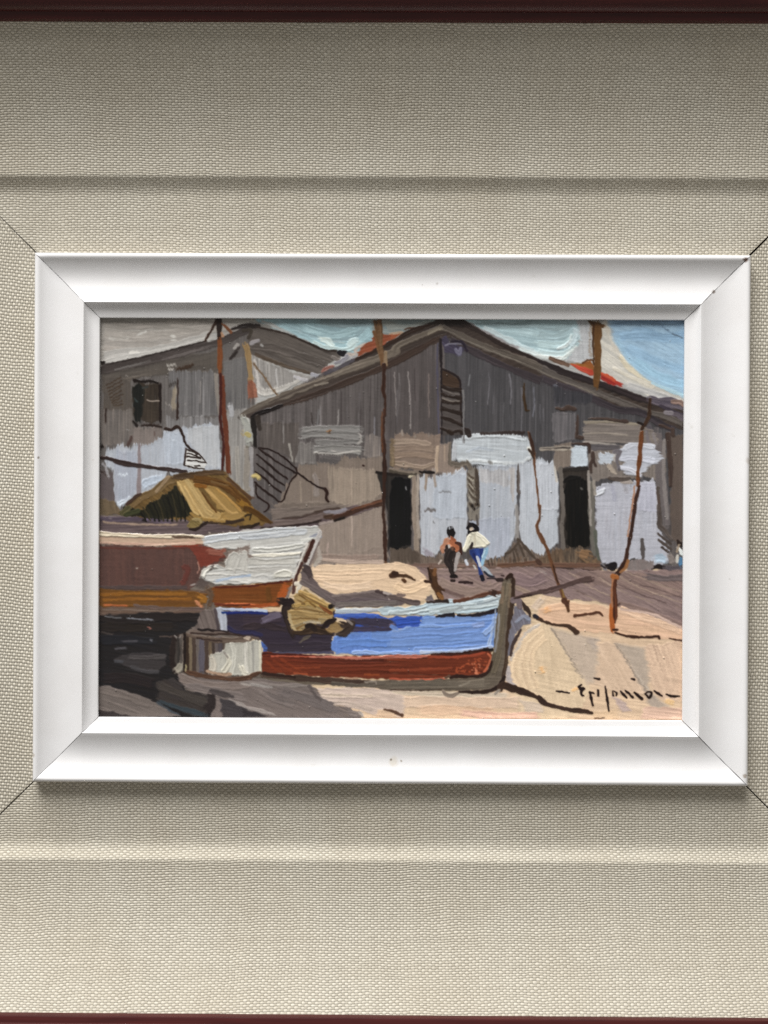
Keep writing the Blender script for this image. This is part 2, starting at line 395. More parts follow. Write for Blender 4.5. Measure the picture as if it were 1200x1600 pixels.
def S(s, w, c, c2=None, mix=.4, ln=30., wd=1.8, var=.10, rough=.7, soft=1.4, h=.6, ridge=.35, alpha=1., dry=0., level=.6, end=1.5, keep=False):
    """one brush stroke along a path; w is its width, or a list of widths along it"""
    p, tt = smooth_path(pts(s)); sd = nseed()
    w = np.atleast_1d(np.array(w, float))
    if len(p) == 2 and h >= .9 and sum(c) > 420: w = w * .5; alpha *= .5; rough *= 1.6
    ws = np.interp(tt, np.linspace(0, 1, len(w)), w) if len(w) > 1 else np.full(len(tt), w[0])
    sl = box(p, ws.max() / 2 + 4 + end)
    if sl is None: return
    x, y = XX[sl], YY[sl]; best = np.full(x.shape, 1e9); half = np.zeros(x.shape); S_ = np.zeros(x.shape); ac = np.zeros(x.shape)
    acc = 0.
    wx = x + rough * 2 * (vn(x / 4, y / 4, sd + 7) - .5); wy = y + rough * 2 * (vn(x / 4, y / 4, sd + 8) - .5)
    for i in range(len(p) - 1):
        x1, y1 = p[i]; dx, dy = p[i + 1] - p[i]; L = math.hypot(dx, dy) + 1e-9
        u = np.clip(((wx - x1) * dx + (wy - y1) * dy) / (L * L), 0, 1)
        ex, ey = wx - x1 - u * dx, wy - y1 - u * dy
        hw = (ws[i] * (1 - u) + ws[i + 1] * u) / 2 * (.76 + .48 * vn((acc + u * L) / 15., sd + 0. * u, sd + 55))
        d = np.sqrt(ex * ex + ey * ey) - hw
        m = d < best
        best = np.where(m, d, best); half = np.where(m, hw, half); S_ = np.where(m, acc + u * L, S_); ac = np.where(m, (ex * dy - ey * dx) / L, ac)
        acc += L
    t = bristle(S_, ac, ln, wd, sd)
    rim = end * (vn(S_ * 0 + sd, ac / 1.5, sd + 77))
    cut = np.minimum(S_, acc - S_) - rim if end > 0 and w.max() > 8 else np.full(x.shape, 9.)
    sdist = np.minimum(-best, cut + .5)
    cover = np.clip(sdist / soft + .5, 0, 1) * alpha
    if dry > 0: cover = cover * np.clip((t - dry) * 5 + .5, 0, 1)
    lay(sl, cover, t, c, c2, mix, var, h * min(1, .35 + w.max() / 10), ridge * min(1, .3 + w.max() / 10), sdist, level, keep)

def dots(n, x0, y0, x1, y1, r, c, seed, h=.5):
    rnd = random.Random(seed)
    for _ in range(n):
        x, y = rnd.uniform(x0, x1), rnd.uniform(y0, y1)
        S("Z %f %f %f %f" % (x, y, x + rnd.uniform(.3, 2), y + rnd.uniform(-.6, .6)), rnd.uniform(.6, 1) * r, c, h=h, keep=True)

def smear(idset, ang, amp, seed, wd=1.5, ln=28.):
    """drag the wet paint of some areas along the brush direction"""
    a = math.radians(ang); ca, sa = math.cos(a), math.sin(a)
    iy, ix = np.nonzero(np.isin(ids, idset)); x0, y0 = ix.astype(float), iy.astype(float)
    al, ac = x0 * ca + y0 * sa, -x0 * sa + y0 * ca
    out = np.zeros((len(ix), 3)); hh = np.zeros(len(ix)); big = .3 + 1.4 * vn(x0 / 40, y0 / 40, seed + 90)
    for q in range(2):
        n = ((vn(al / ln, ac / wd, seed + q) - .5) * 1.2 + (vn(al / 9., ac / 5., seed + 40 + q) - .5) * .6) * big
        x = np.clip(np.rint(x0 + ca * amp * n), 0, CW - 1).astype(int); y = np.clip(np.rint(y0 + sa * amp * n), 0, CH - 1).astype(int)
        out += col[y, x] / 2; hh += hgt[y, x] / 2
    st = 1 + .14 * (vn(al / 40., ac / 1.4, seed + 7) - .5) * vn(x0 / 25, y0 / 25, seed + 8)
    col[iy, ix] = out * st[:, None]; hgt[iy, ix] = hh * .5 + hgt[iy, ix] * .5
# ------------------------------------------------------------------ the strokes, back to front
PARTS = {}          # id -> (name, parent id or 0, label)
def part(i, name, parent=0, label=None):
    PARTS[i] = (name, parent, label); CUR[0] = i
def on(i): CUR[0] = i

BLK, DK, BRN = (34, 28, 26), (52, 42, 38), (74, 52, 40)
# ---- underpainting
CUR[0] = 4
R("Z 100 440 1140 440 1140 1180 100 1180", (104, 96, 90), 20, c2=(116, 106, 98), rag=0)
R("Z 380 862 700 872 1120 880 1120 1165 560 1165 380 1000", (206, 186, 158), 4, c2=(196, 176, 150), rag=0)
# ---- sky
part(1, 'painted_sky', 0, 'grey, cream and pale blue painted sky above the shed roofs')
R("Z 130 470 1100 470 1100 660 130 660", (160, 160, 158), 5, var=.05, rag=0)
R("Z 130 470 440 470 420 530 330 520 250 555 130 590", (150, 146, 141), -8, c2=(166, 163, 157), var=.08)
S("A 60 80 300 90 600 80 900 90", 14, (140, 136, 130), (158, 152, 146))
S("A 60 160 300 180 560 170 900 130", 17, (152, 147, 141), (168, 163, 157), dry=.25)
S("A 60 240 300 250 560 230 860 160", 17, (160, 156, 151), (150, 144, 138))
S("A 60 330 200 300 420 290 640 240 900 170", 13, (176, 174, 170), (160, 157, 153))
S("A 50 390 200 350 420 315 640 270 860 210", 9, (192, 190, 186), (172, 170, 166), ridge=.6)
S("A 100 190 160 200 250 185", 3, (188, 186, 180), dry=.3); S("A 320 165 390 140", 3, (190, 188, 183), dry=.3)
S("A 270 300 330 300", 4, (205, 202, 196)); S("A 590 170 615 180", 3.5, (200, 198, 192)); S("A 590 205 615 205", 3, (198, 196, 190))
R("B 100 40 1060 40 1000 240 880 330 760 300 640 290 480 210 300 140 120 90", (136, 158, 164), 8, c2=(150, 176, 182), var=.07)
S("B 240 50 340 120 520 190 700 225 860 200 960 90", 15, (150, 172, 178), (140, 160, 166), ridge=.5)
S("B 290 90 420 170 560 225 740 255 900 215 1000 130", 12, (160, 186, 192), (148, 172, 178), ridge=.6)
S("B 420 90 560 140 720 170 880 130", 14, (142, 166, 172), (158, 180, 184), ridge=.5)
S("B 150 60 270 110 400 180 520 235", 5, (170, 172, 170)); S("B 60 80 200 110", 8, (128, 126, 122))
S("B 600 60 800 80 1000 60", 12, (124, 140, 144), (136, 152, 156))
S("B 540 225 640 270 740 285 830 275 890 240", 10, (188, 205, 204), (170, 192, 196), ridge=.9, h=1.1)
S("B 600 200 660 215 700 260", [8, 11, 8], (196, 206, 200), (180, 198, 200), ridge=.7, h=1.0, dry=.15); S("B 820 260 850 220 890 205", [7, 10, 7], (192, 206, 204), (178, 196, 198), ridge=.7, h=1.0, dry=.15)
S("B 580 180 640 190", 3.5, (214, 222, 214), h=1.2); S("B 700 215 790 225", 3.5, (212, 222, 218), h=1.1); S("B 420 125 460 150", 2.5, (190, 204, 204), h=1)
S("B 820 320 860 330 890 270 950 235", [7, 8, 6, 4], (170, 158, 150), (186, 180, 172)); S("B 880 340 830 350", 6, (160, 160, 160))
R("B 1000 40 1200 40 C 400 40 C 100 150 C 0 180 B 1080 170 1010 190", (122, 134, 136), 10, c2=(136, 142, 140), var=.06)
S("B 1100 60 1180 110", 12, (134, 138, 134)); S("C 0 110 150 100 300 70", 8, (142, 146, 142), (128, 134, 132)); S("C 0 160 90 150", 5, (160, 142, 124))
S("C 115 125 150 112 190 108", 2.5, BRN)
R("C 540 40 1200 40 D 330 40 330 240 D 250 360 0 330 C 1200 350 1000 270 780 160", (158, 180, 186), 12, c2=(176, 196, 200), var=.06)
S("C 560 55 740 150 900 210 1040 290", 7, (142, 138, 140), (160, 158, 158)); S("C 700 70 900 90 1200 70", 12, (140, 158, 162), (152, 168, 172))
S("C 740 110 900 190 1060 270 1190 330", 8, (192, 204, 206), (176, 192, 196), ridge=.6); S("C 1020 275 1120 310 1200 335", 7, (206, 216, 216), h=1.)
S("D 0 80 150 90 280 60", 15, (158, 176, 180), (146, 164, 168)); S("D 0 160 140 180 260 130 300 70", 13, (168, 188, 192), (158, 178, 184), ridge=.6)
S("D 0 230 140 250 240 220 300 160", 12, (178, 198, 200), (168, 188, 192), ridge=.6); S("D 0 300 150 320 240 300 300 240", 11, (194, 208, 208), (176, 196, 200), ridge=.7)
S("D 0 330 100 345 180 350", 6, (206, 212, 210), h=1.); S("D 165 270 220 250 255 210 265 165", [4, 6, 5, 3], (208, 218, 218), (190, 204, 206), ridge=1., h=1.2, dry=.1)
S("D 260 260 300 180 290 120 330 160 345 215", [9, 9, 5, 4, 3], (196, 210, 214), (182, 200, 206), ridge=1., h=1.2); S("D 200 350 250 310 300 270", 5, (204, 212, 210), h=1.1)
R("D 300 40 420 40 425 380 330 390 230 370 280 290 345 220 320 110", (170, 172, 174), 85, c2=(180, 182, 184), var=.05)
S("D 415 90 405 200 420 330", 3, (150, 140, 130))
R("D 480 100 520 40 600 60 580 140 620 240 700 380 860 510 1150 650 1150 720 900 650 690 560 500 450", (186, 184, 178), 35, c2=(198, 194, 184), var=.06)
S("D 540 90 580 200 650 320 760 440", 8, (198, 192, 180), (184, 180, 172)); S("D 640 330 740 440 900 540", [7, 10, 5], (206, 198, 178), ridge=.6); S("D 600 430 720 490 900 570", 6, (210, 204, 190), (190, 186, 176), ridge=.6)
S("D 700 560 900 620 1150 710", 11, (176, 176, 176), (186, 184, 180))
R("D 540 30 1180 30 1180 660 1000 580 860 500 740 400 660 300 600 190", (148, 174, 195), 28, c2=(158, 183, 201), var=.05, soft=8, ridge=0)
S("D 580 70 760 60 950 70 1150 60", 11, (126, 150, 172), (136, 162, 186), soft=5, ridge=0); S("D 640 180 820 160 1000 190 1150 180", 18, (138, 167, 192), (148, 176, 198), soft=5, ridge=0)
S("D 620 200 720 360 860 490 1000 560 1150 640", 9, (160, 188, 206), (150, 180, 202), ridge=.4, soft=4); S("D 760 360 900 460 1050 530 1160 560", 14, (150, 182, 204), (160, 192, 210), soft=4)
S("D 700 260 900 360 1160 450", 14, (146, 176, 200), (156, 184, 205), soft=5, ridge=0); S("D 900 540 1060 610 1150 640", 5, (176, 204, 216))
S("D 1055 155 1075 165 1130 185", 1.6, (84, 96, 108), keep=True); S("D 1010 125 1025 128", 1.5, (90, 104, 120), keep=True); S("D 960 90 1000 120 1040 145", 1., (104, 122, 142), keep=True)

# ---- smaller shed on the left
part(2, 'painted_shed', 0, 'smaller grey painted shed with whitewashed lower wall at the left')
R("A 20 430 500 330 950 220 1190 110 B 60 110 80 600 F 100 60 90 700 E 1200 800 20 800", (92, 88, 86), 90, c2=(102, 98, 96), var=.10, ln=70, rag=1)
R("A 45 470 950 280 1000 470 640 470 500 480 290 500 200 640 60 640", (82, 77, 73), -12, c2=(90, 84, 78), var=.08)
R("A 560 440 960 450 965 800 640 800", (100, 98, 98), 90, c2=(112, 110, 110), wd=2, ln=80, var=.1)
R("A 1000 380 1180 330 1190 800 1010 800", (98, 96, 96), 90, c2=(112, 110, 108), wd=2, ln=80)
R("A 60 500 200 490 270 560 280 800 60 800", (88, 82, 78), 90, c2=(80, 74, 68), wd=2.2)
for k in range(9): S("A %d %d %d %d" % (80 + k * 7, 560 + 28 * k - k * k, 190 + (k % 3) * 9, 500 + 26 * k), 1.6, (62, 50, 40), h=.3)
R("E 20 0 290 0 290 130 480 150 540 170 440 250 280 290 50 280", (104, 99, 96), 90, c2=(112, 105, 100), var=.09)
R("E 280 150 520 150 520 260 440 270 280 280", (124, 116, 112), 90, c2=(112, 104, 100))
R("E 540 60 980 60 980 140 560 180", (112, 110, 110), 90, c2=(128, 126, 126), ln=60, rag=5)
R("E 1000 0 1200 0 1200 700 1040 560 1000 470", (132, 129, 126), 90, c2=(148, 146, 143), wd=2.2, ln=60)
S("E 1140 40 1180 30 1200 50", 3, (72, 64, 60)); S("E 1110 60 1150 70", 2.5, (90, 84, 80)); S("E 1150 180 1190 200", 9, (168, 152, 118)); S("E 1170 60 1190 150", 8, (178, 178, 174), ridge=.7)
S("E 1100 300 1110 560", 6, (150, 146, 140)); S("E 1180 290 1175 480", 5, (112, 106, 96))
part(20, 'painted_whitewash', 2)
R("E 90 290 330 270 430 270 520 210 530 165 660 160 680 130 960 110 985 470 700 490 560 500 470 620 380 650 180 750 140 700 130 470 60 410", (166, 172, 180), 90, c2=(150, 153, 158), mix=.35, var=.07, rag=7, ln=55, ridge=.4)
R("E 150 330 320 320 320 640 180 740 140 690", (160, 167, 178), 90, c2=(146, 148, 156), var=.06); R("E 520 180 680 170 700 430 540 430", (172, 180, 190), 90, c2=(158, 164, 172), var=.06, ridge=.4)
R("E 720 150 960 120 970 450 860 440 760 300 710 230", (174, 178, 182), 90, c2=(160, 162, 164), var=.06)
S("E 170 510 200 515 240 508", 3, (190, 198, 206)); S("E 360 600 400 570 520 530", 12, (170, 180, 192), ridge=.6); S("E 180 740 260 690", 7, (186, 194, 202), ridge=.6)
S("E 690 185 715 190", 4, (198, 204, 210), h=1); S("E 590 230 605 245", 4, (196, 204, 212), h=1); S("E 240 158 262 158", 3, (176, 176, 176), h=.9)
on(2)
S("E 335 290 338 450 332 660", [5, 5.5, 7], (136, 126, 128), c2=(122, 112, 112)); R("E 30 470 130 470 140 720 30 720", (98, 90, 90), 88, c2=(84, 76, 76)); S("E 50 420 75 450 95 520", 4, (140, 138, 140))
S("E 75 0 72 100", 3, DK); S("E 275 210 262 250 245 285", [4, 5, 3], (78, 64, 60)); S("E 40 290 50 285", 4, BLK); S("E 455 180 455 205", 2, (96, 82, 78))
S("E 40 480 85 515", 2, (60, 50, 46))
part(21, 'painted_roof', 2)
S("A 20 445 250 395 500 340 740 280 950 225 1100 160 1200 110 B 60 90", [15, 15, 14, 14, 13, 12, 10, 8], (66, 60, 58), (78, 72, 70), ln=60, end=0)
S("A 45 400 260 360 500 305 740 245 860 215", 3, (46, 40, 38)); S("A 150 435 300 400 420 370", 3, (98, 94, 92), dry=.3); S("A 520 355 700 310 900 255", 4, (96, 90, 88), dry=.35)
S("A 1060 120 1130 100 1190 95 B 60 105 120 95", [4, 7, 8, 8, 5], (44, 38, 36)); S("A 40 380 60 378", 4, BLK)
R("B 60 130 130 95 330 150 500 220 650 288 745 300 770 330 700 370 640 420 600 465 540 485 300 410 60 320 40 200", (86, 80, 76), 22, c2=(96, 90, 85), wd=3, var=.1)
S("B 110 105 330 155 500 225 640 285 720 290", [4, 3, 3, 4, 5], (50, 42, 38)); S("B 60 250 260 280 440 330 640 400", 13, (80, 74, 70), (90, 84, 80)); S("B 100 320 300 400 540 470", 5, (72, 62, 54), (90, 80, 70))
S("B 750 300 770 310 790 300", [6, 8, 6], (30, 28, 32)); S("B 700 340 740 360", 6, (110, 104, 100)); S("B 720 385 790 355 810 330 770 400", [5, 6, 5, 4], (140, 138, 144), ridge=.7); S("B 620 450 650 430 700 410", [6, 7, 5], (126, 78, 66), c2=(150, 130, 128), ridge=.6); S("B 690 430 700 440", 5, (124, 104, 108))
S("B 540 475 580 485", 6, (156, 156, 162)); S("B 0 130 60 130 40 190", 6, (64, 58, 52)); S("B 60 235 75 225 120 210", [5, 7, 5], (140, 136, 138), ridge=.5); S("B 140 245 150 250", 4, (150, 148, 146))
S("A 1060 330 1090 290 1120 260", 4, (60, 54, 52)); S("A 1050 350 1100 300", 4, (46, 40, 38)); S("A 1080 270 1110 240", 4, (150, 146, 142))
on(2)
R("B 60 330 300 425 470 480 545 490 430 545 290 600 170 640 110 620 80 540", (132, 129, 126), 88, c2=(148, 145, 142), var=.1, ln=40)
S("B 100 580 160 620 260 600 400 545 440 510", [8, 9, 8, 6, 4], (176, 173, 168), ridge=.7, dry=.2); S("B 90 370 110 500 130 600", 5, (170, 166, 162), dry=.2); S("B 400 490 470 515 545 535", [4, 5, 3], (168, 166, 168), ridge=.6); S("B 255 440 265 560", 3, (168, 166, 164), dry=.3)
part(22, 'painted_gutter_pipe', 2, 'ochre and orange painted downpipe between the two sheds')
S("B 15 240 35 300 50 420 60 520", [8, 8, 9, 9], (140, 114, 76), (152, 126, 88), alpha=.8); S("B 55 520 70 600 75 660", [10, 16, 14], (132, 80, 60), (150, 92, 72), alpha=.8); S("B 80 390 160 490 250 620 330 720", 2.4, (104, 86, 68))
smear([1], 5, 3, 7600)
part(23, 'painted_window', 2, 'dark painted window high in the smaller shed')
R("A 285 575 345 545 490 550 508 640 506 800 E 506 95 300 90 290 60", (56, 49, 43), 90, c2=(66, 58, 50), wd=2)
R("A 288 580 340 545 375 600 355 800 E 350 100 300 95", (26, 28, 27), 90, c2=(40, 38, 34)); S("A 300 522 360 530 420 525 480 540", [6, 5, 5, 4], BLK, h=.9); S("A 498 560 500 700 E 502 95", [4, 4.5, 3], (32, 24, 22)); S("E 290 90 320 130", 3, BLK)
S("E 350 125 430 120 510 135", [2, 4, 2.5], (44, 34, 30)); S("A 400 675 425 682 490 682", 2, (140, 130, 122), keep=True); S("A 300 660 320 690", 3, (54, 62, 62)); S("A 360 580 400 570", 3, (58, 60, 58))
on(2)
S("A 570 430 600 432", 3, (168, 164, 158)); S("A 555 402 620 398", 3, (160, 156, 150)); S("A 630 435 680 425 750 400", [4, 6, 6], (58, 46, 38)); S("A 635 510 638 640 634 800 E 637 65", [2, 2.6, 3, 3], (46, 34, 30))
R("A 590 600 628 565 622 740 600 760 583 700", (136, 127, 114), 90); S("A 580 550 620 548", 5, (70, 66, 64)); S("A 545 700 552 705", 4, (166, 160, 152), h=1); S("A 575 718 585 722", 5, (176, 172, 166), h=1); S("A 690 702 697 705", 4, (176, 172, 166), h=1); S("A 230 483 245 484", 5, (168, 162, 156), h=.9); S("A 828 500 833 502", 3, (170, 166, 160), h=.9)
S("A 935 480 945 620 960 780", [7, 7, 3], (136, 130, 122), (116, 110, 106)); S("A 815 530 812 700", 2, (132, 128, 126), dry=.2); S("A 1050 720 1060 780 E 1050 60", 9, (158, 158, 160), ridge=.5)
smear([2, 20], 90, 4, 7000)
# rope, pennant and boom
part(24, 'painted_pennant', 0, 'small striped painted pennant on a dark rope')
R("E 700 305 760 320 805 350 865 415 845 470 760 465 690 440", (196, 196, 194), 8, rag=0, rough=.6)
S("E 540 148 590 156 630 132 655 150 680 205 695 255 735 305 800 345 862 415", [4, 5, 5, 4, 4, 3.5, 3, 2.2, 1.5], (46, 34, 30), h=.9)
for q in ("715 315 760 332 800 350", "712 342 760 352 812 376", "710 368 770 374 815 380", "715 395 770 400 850 412", "768 440 812 440", "692 436 770 454 842 464"): S("E " + q, 2.4, (44, 34, 30))
S("E 702 302 696 370 688 432", 2.8, (52, 40, 36))
part(25, 'painted_boom', 0, 'dark painted boom sloping above the red and white boat')
S("E 30 372 95 380 180 410 280 430 450 452 600 472 700 482", [6, 7, 8, 8, 6, 7, 6], (48, 37, 36), (58, 46, 44), h=.8)

# ---- large shed
part(3, 'painted_shed', 0, 'large grey gabled painted shed with two dark doorways')
R("Z 394 650 430 620 520 575 600 540 695 502 780 540 860 580 940 610 1010 640 1110 660 1110 888 500 884 394 890", (84, 79, 78), 90, c2=(96, 91, 90), var=.1, ln=90, wd=2.4, rag=0)
R("Z 696 515 780 550 860 590 960 630 1085 665 1085 800 696 800", (70, 69, 71), 90, c2=(82, 80, 82), var=.08, ln=90, wd=2.4, rag=0)
R("Z 470 800 600 790 608 870 600 884 500 884 470 884", (142, 130, 121), 88, c2=(130, 118, 110), var=.08, rag=5, wd=2.6)
R("J 620 180 700 120 850 80 1070 20 1075 330 860 380 660 390 600 350", (146, 134, 125), 88, c2=(134, 122, 113), var=.08, wd=2.6)
S("J 845 90 850 200 850 310", 3, (166, 152, 142), ridge=.7); S("J 600 400 800 410 1060 400", 9, (150, 134, 124), (136, 120, 112)); S("J 660 300 655 380", 3, (162, 146, 138))
R("Z 604 570 690 530 690 690 604 690", (80, 75, 74), 90, c2=(90, 84, 84), var=.09, ln=90, wd=2.2)
rnd = random.Random(5)
for k in range(28):
    x = rnd.uniform(405, 860); y0 = 660 - (x - 400) * .45 if x < 690 else 540 + (x - 690) * .42; y0 += rnd.uniform(8, 60); ln_ = rnd.uniform(30, 110); y1 = min(y0 + ln_, 690)
    if y1 - y0 > 14: S("Z %f %f %f %f %f %f" % (x, y0, x + rnd.uniform(-1, 1), (y0 + y1) / 2, x + rnd.uniform(-2, 2), y1), rnd.uniform(1, 2.6), rnd.choice([(112, 108, 108), (124, 120, 120), (100, 96, 98), (66, 60, 60)]) if x < 690 else rnd.choice([(92, 91, 93), (104, 102, 106), (58, 56, 60)]), dry=.42, h=.4, rough=.3, alpha=.75)
S("C 30 460 40 650 45 800", 1.6, (128, 122, 120), dry=.2); S("C 135 450 150 600 158 800 G 155 150", 1.8, (138, 132, 130), dry=.15); S("C 300 470 298 640 302 800", 1.6, (116, 106, 102), dry=.2); S("C 620 480 612 560", 2, (112, 112, 114)); S("C 930 480 945 580 940 700", 2.2, (108, 106, 110), dry=.2); S("C 770 460 775 560 760 700", 1.6, (100, 98, 102)); S("C 1120 580 1125 700 1115 800", 2, (98, 98, 104))
# roof bands
part(30, 'painted_roof', 3, 'dark grey painted gable roof of the large shed')
R("B -20 800 B 120 725 B 330 630 B 560 520 B 870 350 B 1200 188 C 260 85 C 400 32 C 545 32 C 700 122 C 850 212 C 1000 282 C 1200 372 D 200 430 D 400 497 D 640 575 D 880 665 D 1150 720 H 1150 160 H 1040 130 D 820 800 D 620 730 D 400 640 D 200 570 D 40 500 C 1100 490 C 800 360 C 560 240 C 460 190 C 395 175 C 200 290 C 0 385 B 1000 460 B 850 530 B 650 605 B 480 665 B 300 722 B 130 782 F 60 70", (60, 52, 48), -20, c2=(70, 61, 56), rag=1, rough=1., wd=2.4)
R("C 395 32 C 550 32 C 640 88 C 560 110 C 440 95", (42, 35, 33), 20, c2=(52, 44, 40), rag=1, rough=.6)
S("B 880 352 1000 300 1100 250 1200 200 C 150 140 C 300 84", [4, 6, 7, 7, 7, 5], (50, 38, 32)); S("B 640 468 720 436 860 362", 5, (70, 66, 70), (82, 78, 84))
S("C 560 72 700 142 850 230 1000 300 1150 368", [6, 7, 7, 7, 8], (46, 38, 36), (56, 47, 44), ln=60); S("D 0 372 200 455 400 520 600 590 760 650 880 685", [9, 11, 11, 10, 9, 8], (44, 38, 38), (56, 48, 50), ln=60)
S("B -10 790 140 712 300 648 560 545 760 460 1050 350 1200 296", [9, 10, 11, 11, 11, 11, 11], (96, 88, 80), (112, 104, 95), ln=80, wd=2.0, end=0); S("B 1180 304 C 60 252 C 230 175 C 410 100", [11, 11, 10, 8], (96, 88, 80), (110, 102, 92), ln=80, wd=2.0)
S("B 200 700 420 600 700 490", 3, (78, 70, 64), dry=.2); S("B 400 580 640 500 900 395 1100 335", 2.6, (128, 119, 109), dry=.3); S("B 560 560 660 540", 3, (130, 122, 112)); S("C 300 152 380 118 430 130", [4, 6, 4], (126, 118, 106), dry=.15)
S("C 415 108 600 195 760 268 1000 352 1200 432", [8, 10, 11, 11, 11], (86, 79, 73), (98, 91, 84), ln=80, wd=2.0); S("D 30 430 140 484 300 550 480 622 650 690 850 766 H 1000 52 1140 112", [11, 11, 11, 11, 10, 10, 9, 8], (86, 80, 76), (98, 92, 88), ln=80, wd=2.0)
S("C 560 195 760 278 1000 370 D 100 485 300 565 600 685", 2.2, (110, 104, 96), dry=.35)
S("B 120 778 300 715 480 660 650 598 850 520 1050 438 1200 368 C 200 288 390 185", [4, 6, 8, 9, 9, 9, 10, 10, 8], (56, 45, 40), (68, 56, 50), ln=60, dry=.1)
S("F 70 55 B 130 775 230 745 300 715", [5, 7, 7, 4], (28, 22, 22), h=.9)
S("C 470 205 600 270 800 368 1000 455 1180 525", [9, 10, 11, 11, 12], (58, 52, 55), (68, 62, 65), ln=60); S("D 40 505 200 575 400 650 620 745 H 800 20 960 110 1060 150", [12, 12, 12, 12, 11, 11, 9], (58, 53, 57), (68, 62, 66), ln=60)
R("C 380 200 440 170 460 230 600 270 540 330 420 290", (62, 58, 72), 30, c2=(76, 70, 88), wd=3); S("C 510 280 540 310 550 270", [5, 7, 4], (112, 110, 126), dry=.1); S("C 430 250 470 235 560 235", 2.5, (120, 118, 130), dry=.3); S("C 480 215 560 225 600 290", 4, (40, 34, 44))
S("D 880 670 960 690 1060 700 1150 730", [10, 14, 15, 14], (86, 80, 90), (112, 104, 108)); S("D 1060 690 1110 690 1150 720", [6, 8, 8], (132, 112, 104), ridge=.6); S("D 960 720 1080 770 1150 800 H 1150 20", 6, (62, 56, 64)); S("H 1010 30 1080 40 1145 70", 8, (104, 96, 100), (86, 80, 88)); S("D 1000 770 1050 775", 5, (132, 126, 130))
on(3)
S("C 370 230 365 400 370 560 375 800 G 380 180", 3, (78, 76, 92), dry=.2, alpha=.8)
S("D 130 560 150 580 150 700", 5, (100, 100, 108), dry=.2); R("D 120 560 430 640 430 690 200 720 130 700", (58, 58, 62), 88, c2=(70, 68, 72))
# lower taupe wall at left
R("F 440 410 740 420 760 380 1090 370 1090 720 830 790 500 800 200 740 290 720 330 600 400 520", (126, 115, 106), 88, c2=(114, 104, 97), var=.08, rag=5)
R("F 660 440 1020 470 1080 560 1090 670 840 760 670 730", (150, 138, 126), 90, c2=(136, 124, 113), var=.09, wd=2.2, rag=5, ridge=.4)
R("F 360 270 560 260 560 340 580 430 420 420 360 400", (108, 104, 102), 90, c2=(122, 118, 115), var=.1, ridge=.4)
R("F 950 200 1075 200 1085 370 940 370", (112, 106, 104), 90, c2=(126, 118, 112), wd=2); R("F 600 360 760 360 740 420 590 420", (92, 88, 87), 5)
R("F 120 100 430 100 440 260 400 420 300 340 130 290", (84, 78, 75), 90, c2=(94, 88, 85), wd=2.2); S("F 310 90 315 260", 2, (126, 122, 120), dry=.2); S("F 745 0 740 110", 2.5, (128, 124, 122), dry=.15); S("F 590 0 580 110", 3, (116, 114, 114), dry=.15); S("F 530 20 540 110", 2, (60, 54, 52)); S("F 1025 60 1025 190", 2, (118, 116, 120), dry=.2)
S("F 360 270 370 330 385 400", 4, (146, 142, 136), dry=.1, ridge=.6); S("F 445 560 455 720", 2.4, (148, 136, 124), dry=.1); S("F 560 520 575 580 570 660", 8, (136, 128, 124), alpha=.7); S("F 845 470 850 740", 2, (162, 148, 135), dry=.35); pass
R("F 290 730 640 720 830 770 700 790 540 800 200 800", (112, 102, 95), -4, c2=(122, 112, 104))
part(31, 'painted_wall_patch', 3, 'pale grey brushed patch on the wall of the large shed')
S("F 460 160 600 148 760 148 915 155", 10, (132, 130, 128), (118, 116, 114), ridge=.6, wd=1.5); S("F 450 205 620 195 780 200 920 215", 11, (116, 114, 112), (128, 126, 124), ridge=.5, wd=1.5); S("F 560 255 720 255 920 255", 9, (108, 106, 104), (124, 122, 120), ridge=.5, wd=1.5); S("F 550 310 700 305 860 315 925 325", 11, (134, 132, 129), (118, 116, 114), ridge=.8, wd=1.5)
S("F 550 335 640 342 740 345 840 330 920 325", 2.6, (164, 161, 156), ridge=.8, h=1.1); S("F 690 320 760 335 850 325", 2, (158, 154, 150)); S("F 890 150 925 165", 3, (160, 157, 152), h=1); S("F 905 190 925 240 900 265", 4, (152, 148, 144), dry=.1, h=1)
S("F 655 170 680 165", 3, (140, 108, 80), h=.8); S("F 672 188 680 180 682 168", 2, (66, 44, 28))
part(32, 'painted_wall_patch', 3, 'taupe brushed patch left of the louvred hatch')
R("G 40 190 390 190 390 260 370 310 350 480 300 480 30 460", (128, 114, 104), 90, c2=(118, 104, 95), rag=5)
S("G 40 255 160 250 300 270", 8, (156, 140, 126), (136, 122, 110), ridge=.6); S("G 30 310 160 300 340 310", 9, (138, 122, 110), (126, 112, 100), ridge=.4); S("G 30 360 180 350 330 370", 10, (130, 114, 102), (142, 126, 112), ridge=.4); S("G 30 420 150 435 250 450 340 425", [7, 8, 8, 6], (150, 134, 120), (132, 118, 106), ridge=.7); S("G 10 240 15 430", 8, (106, 92, 76), (120, 106, 88)); S("G 0 470 120 490 220 490", 6, (118, 108, 98))
on(3)
for q in ("G 90 165 95 200", "G 300 190 298 215", "G 190 200 195 215"): S(q, 2.5, (136, 126, 118))
R("G 355 470 360 330 390 265 470 250 470 420 560 440 600 480 600 520 480 500 360 500", (140, 126, 116), 90, c2=(128, 116, 108), wd=2); S("G 372 290 362 380 362 490", 4, (176, 158, 140), ridge=.8, dry=.1); S("G 425 280 425 400", 3, (158, 142, 128), dry=.2)
part(33, 'painted_whitewash', 3, 'thick whitewashed panels on the wall of the large shed')
R("G 490 225 640 205 900 200 1060 220 1100 260 1110 380 1000 430 800 450 650 430 540 400 490 395", (178, 184, 188), 4, c2=(166, 173, 178), var=.06, wd=3.2, rag=3, h=.8, ridge=.4, soft=2.6)
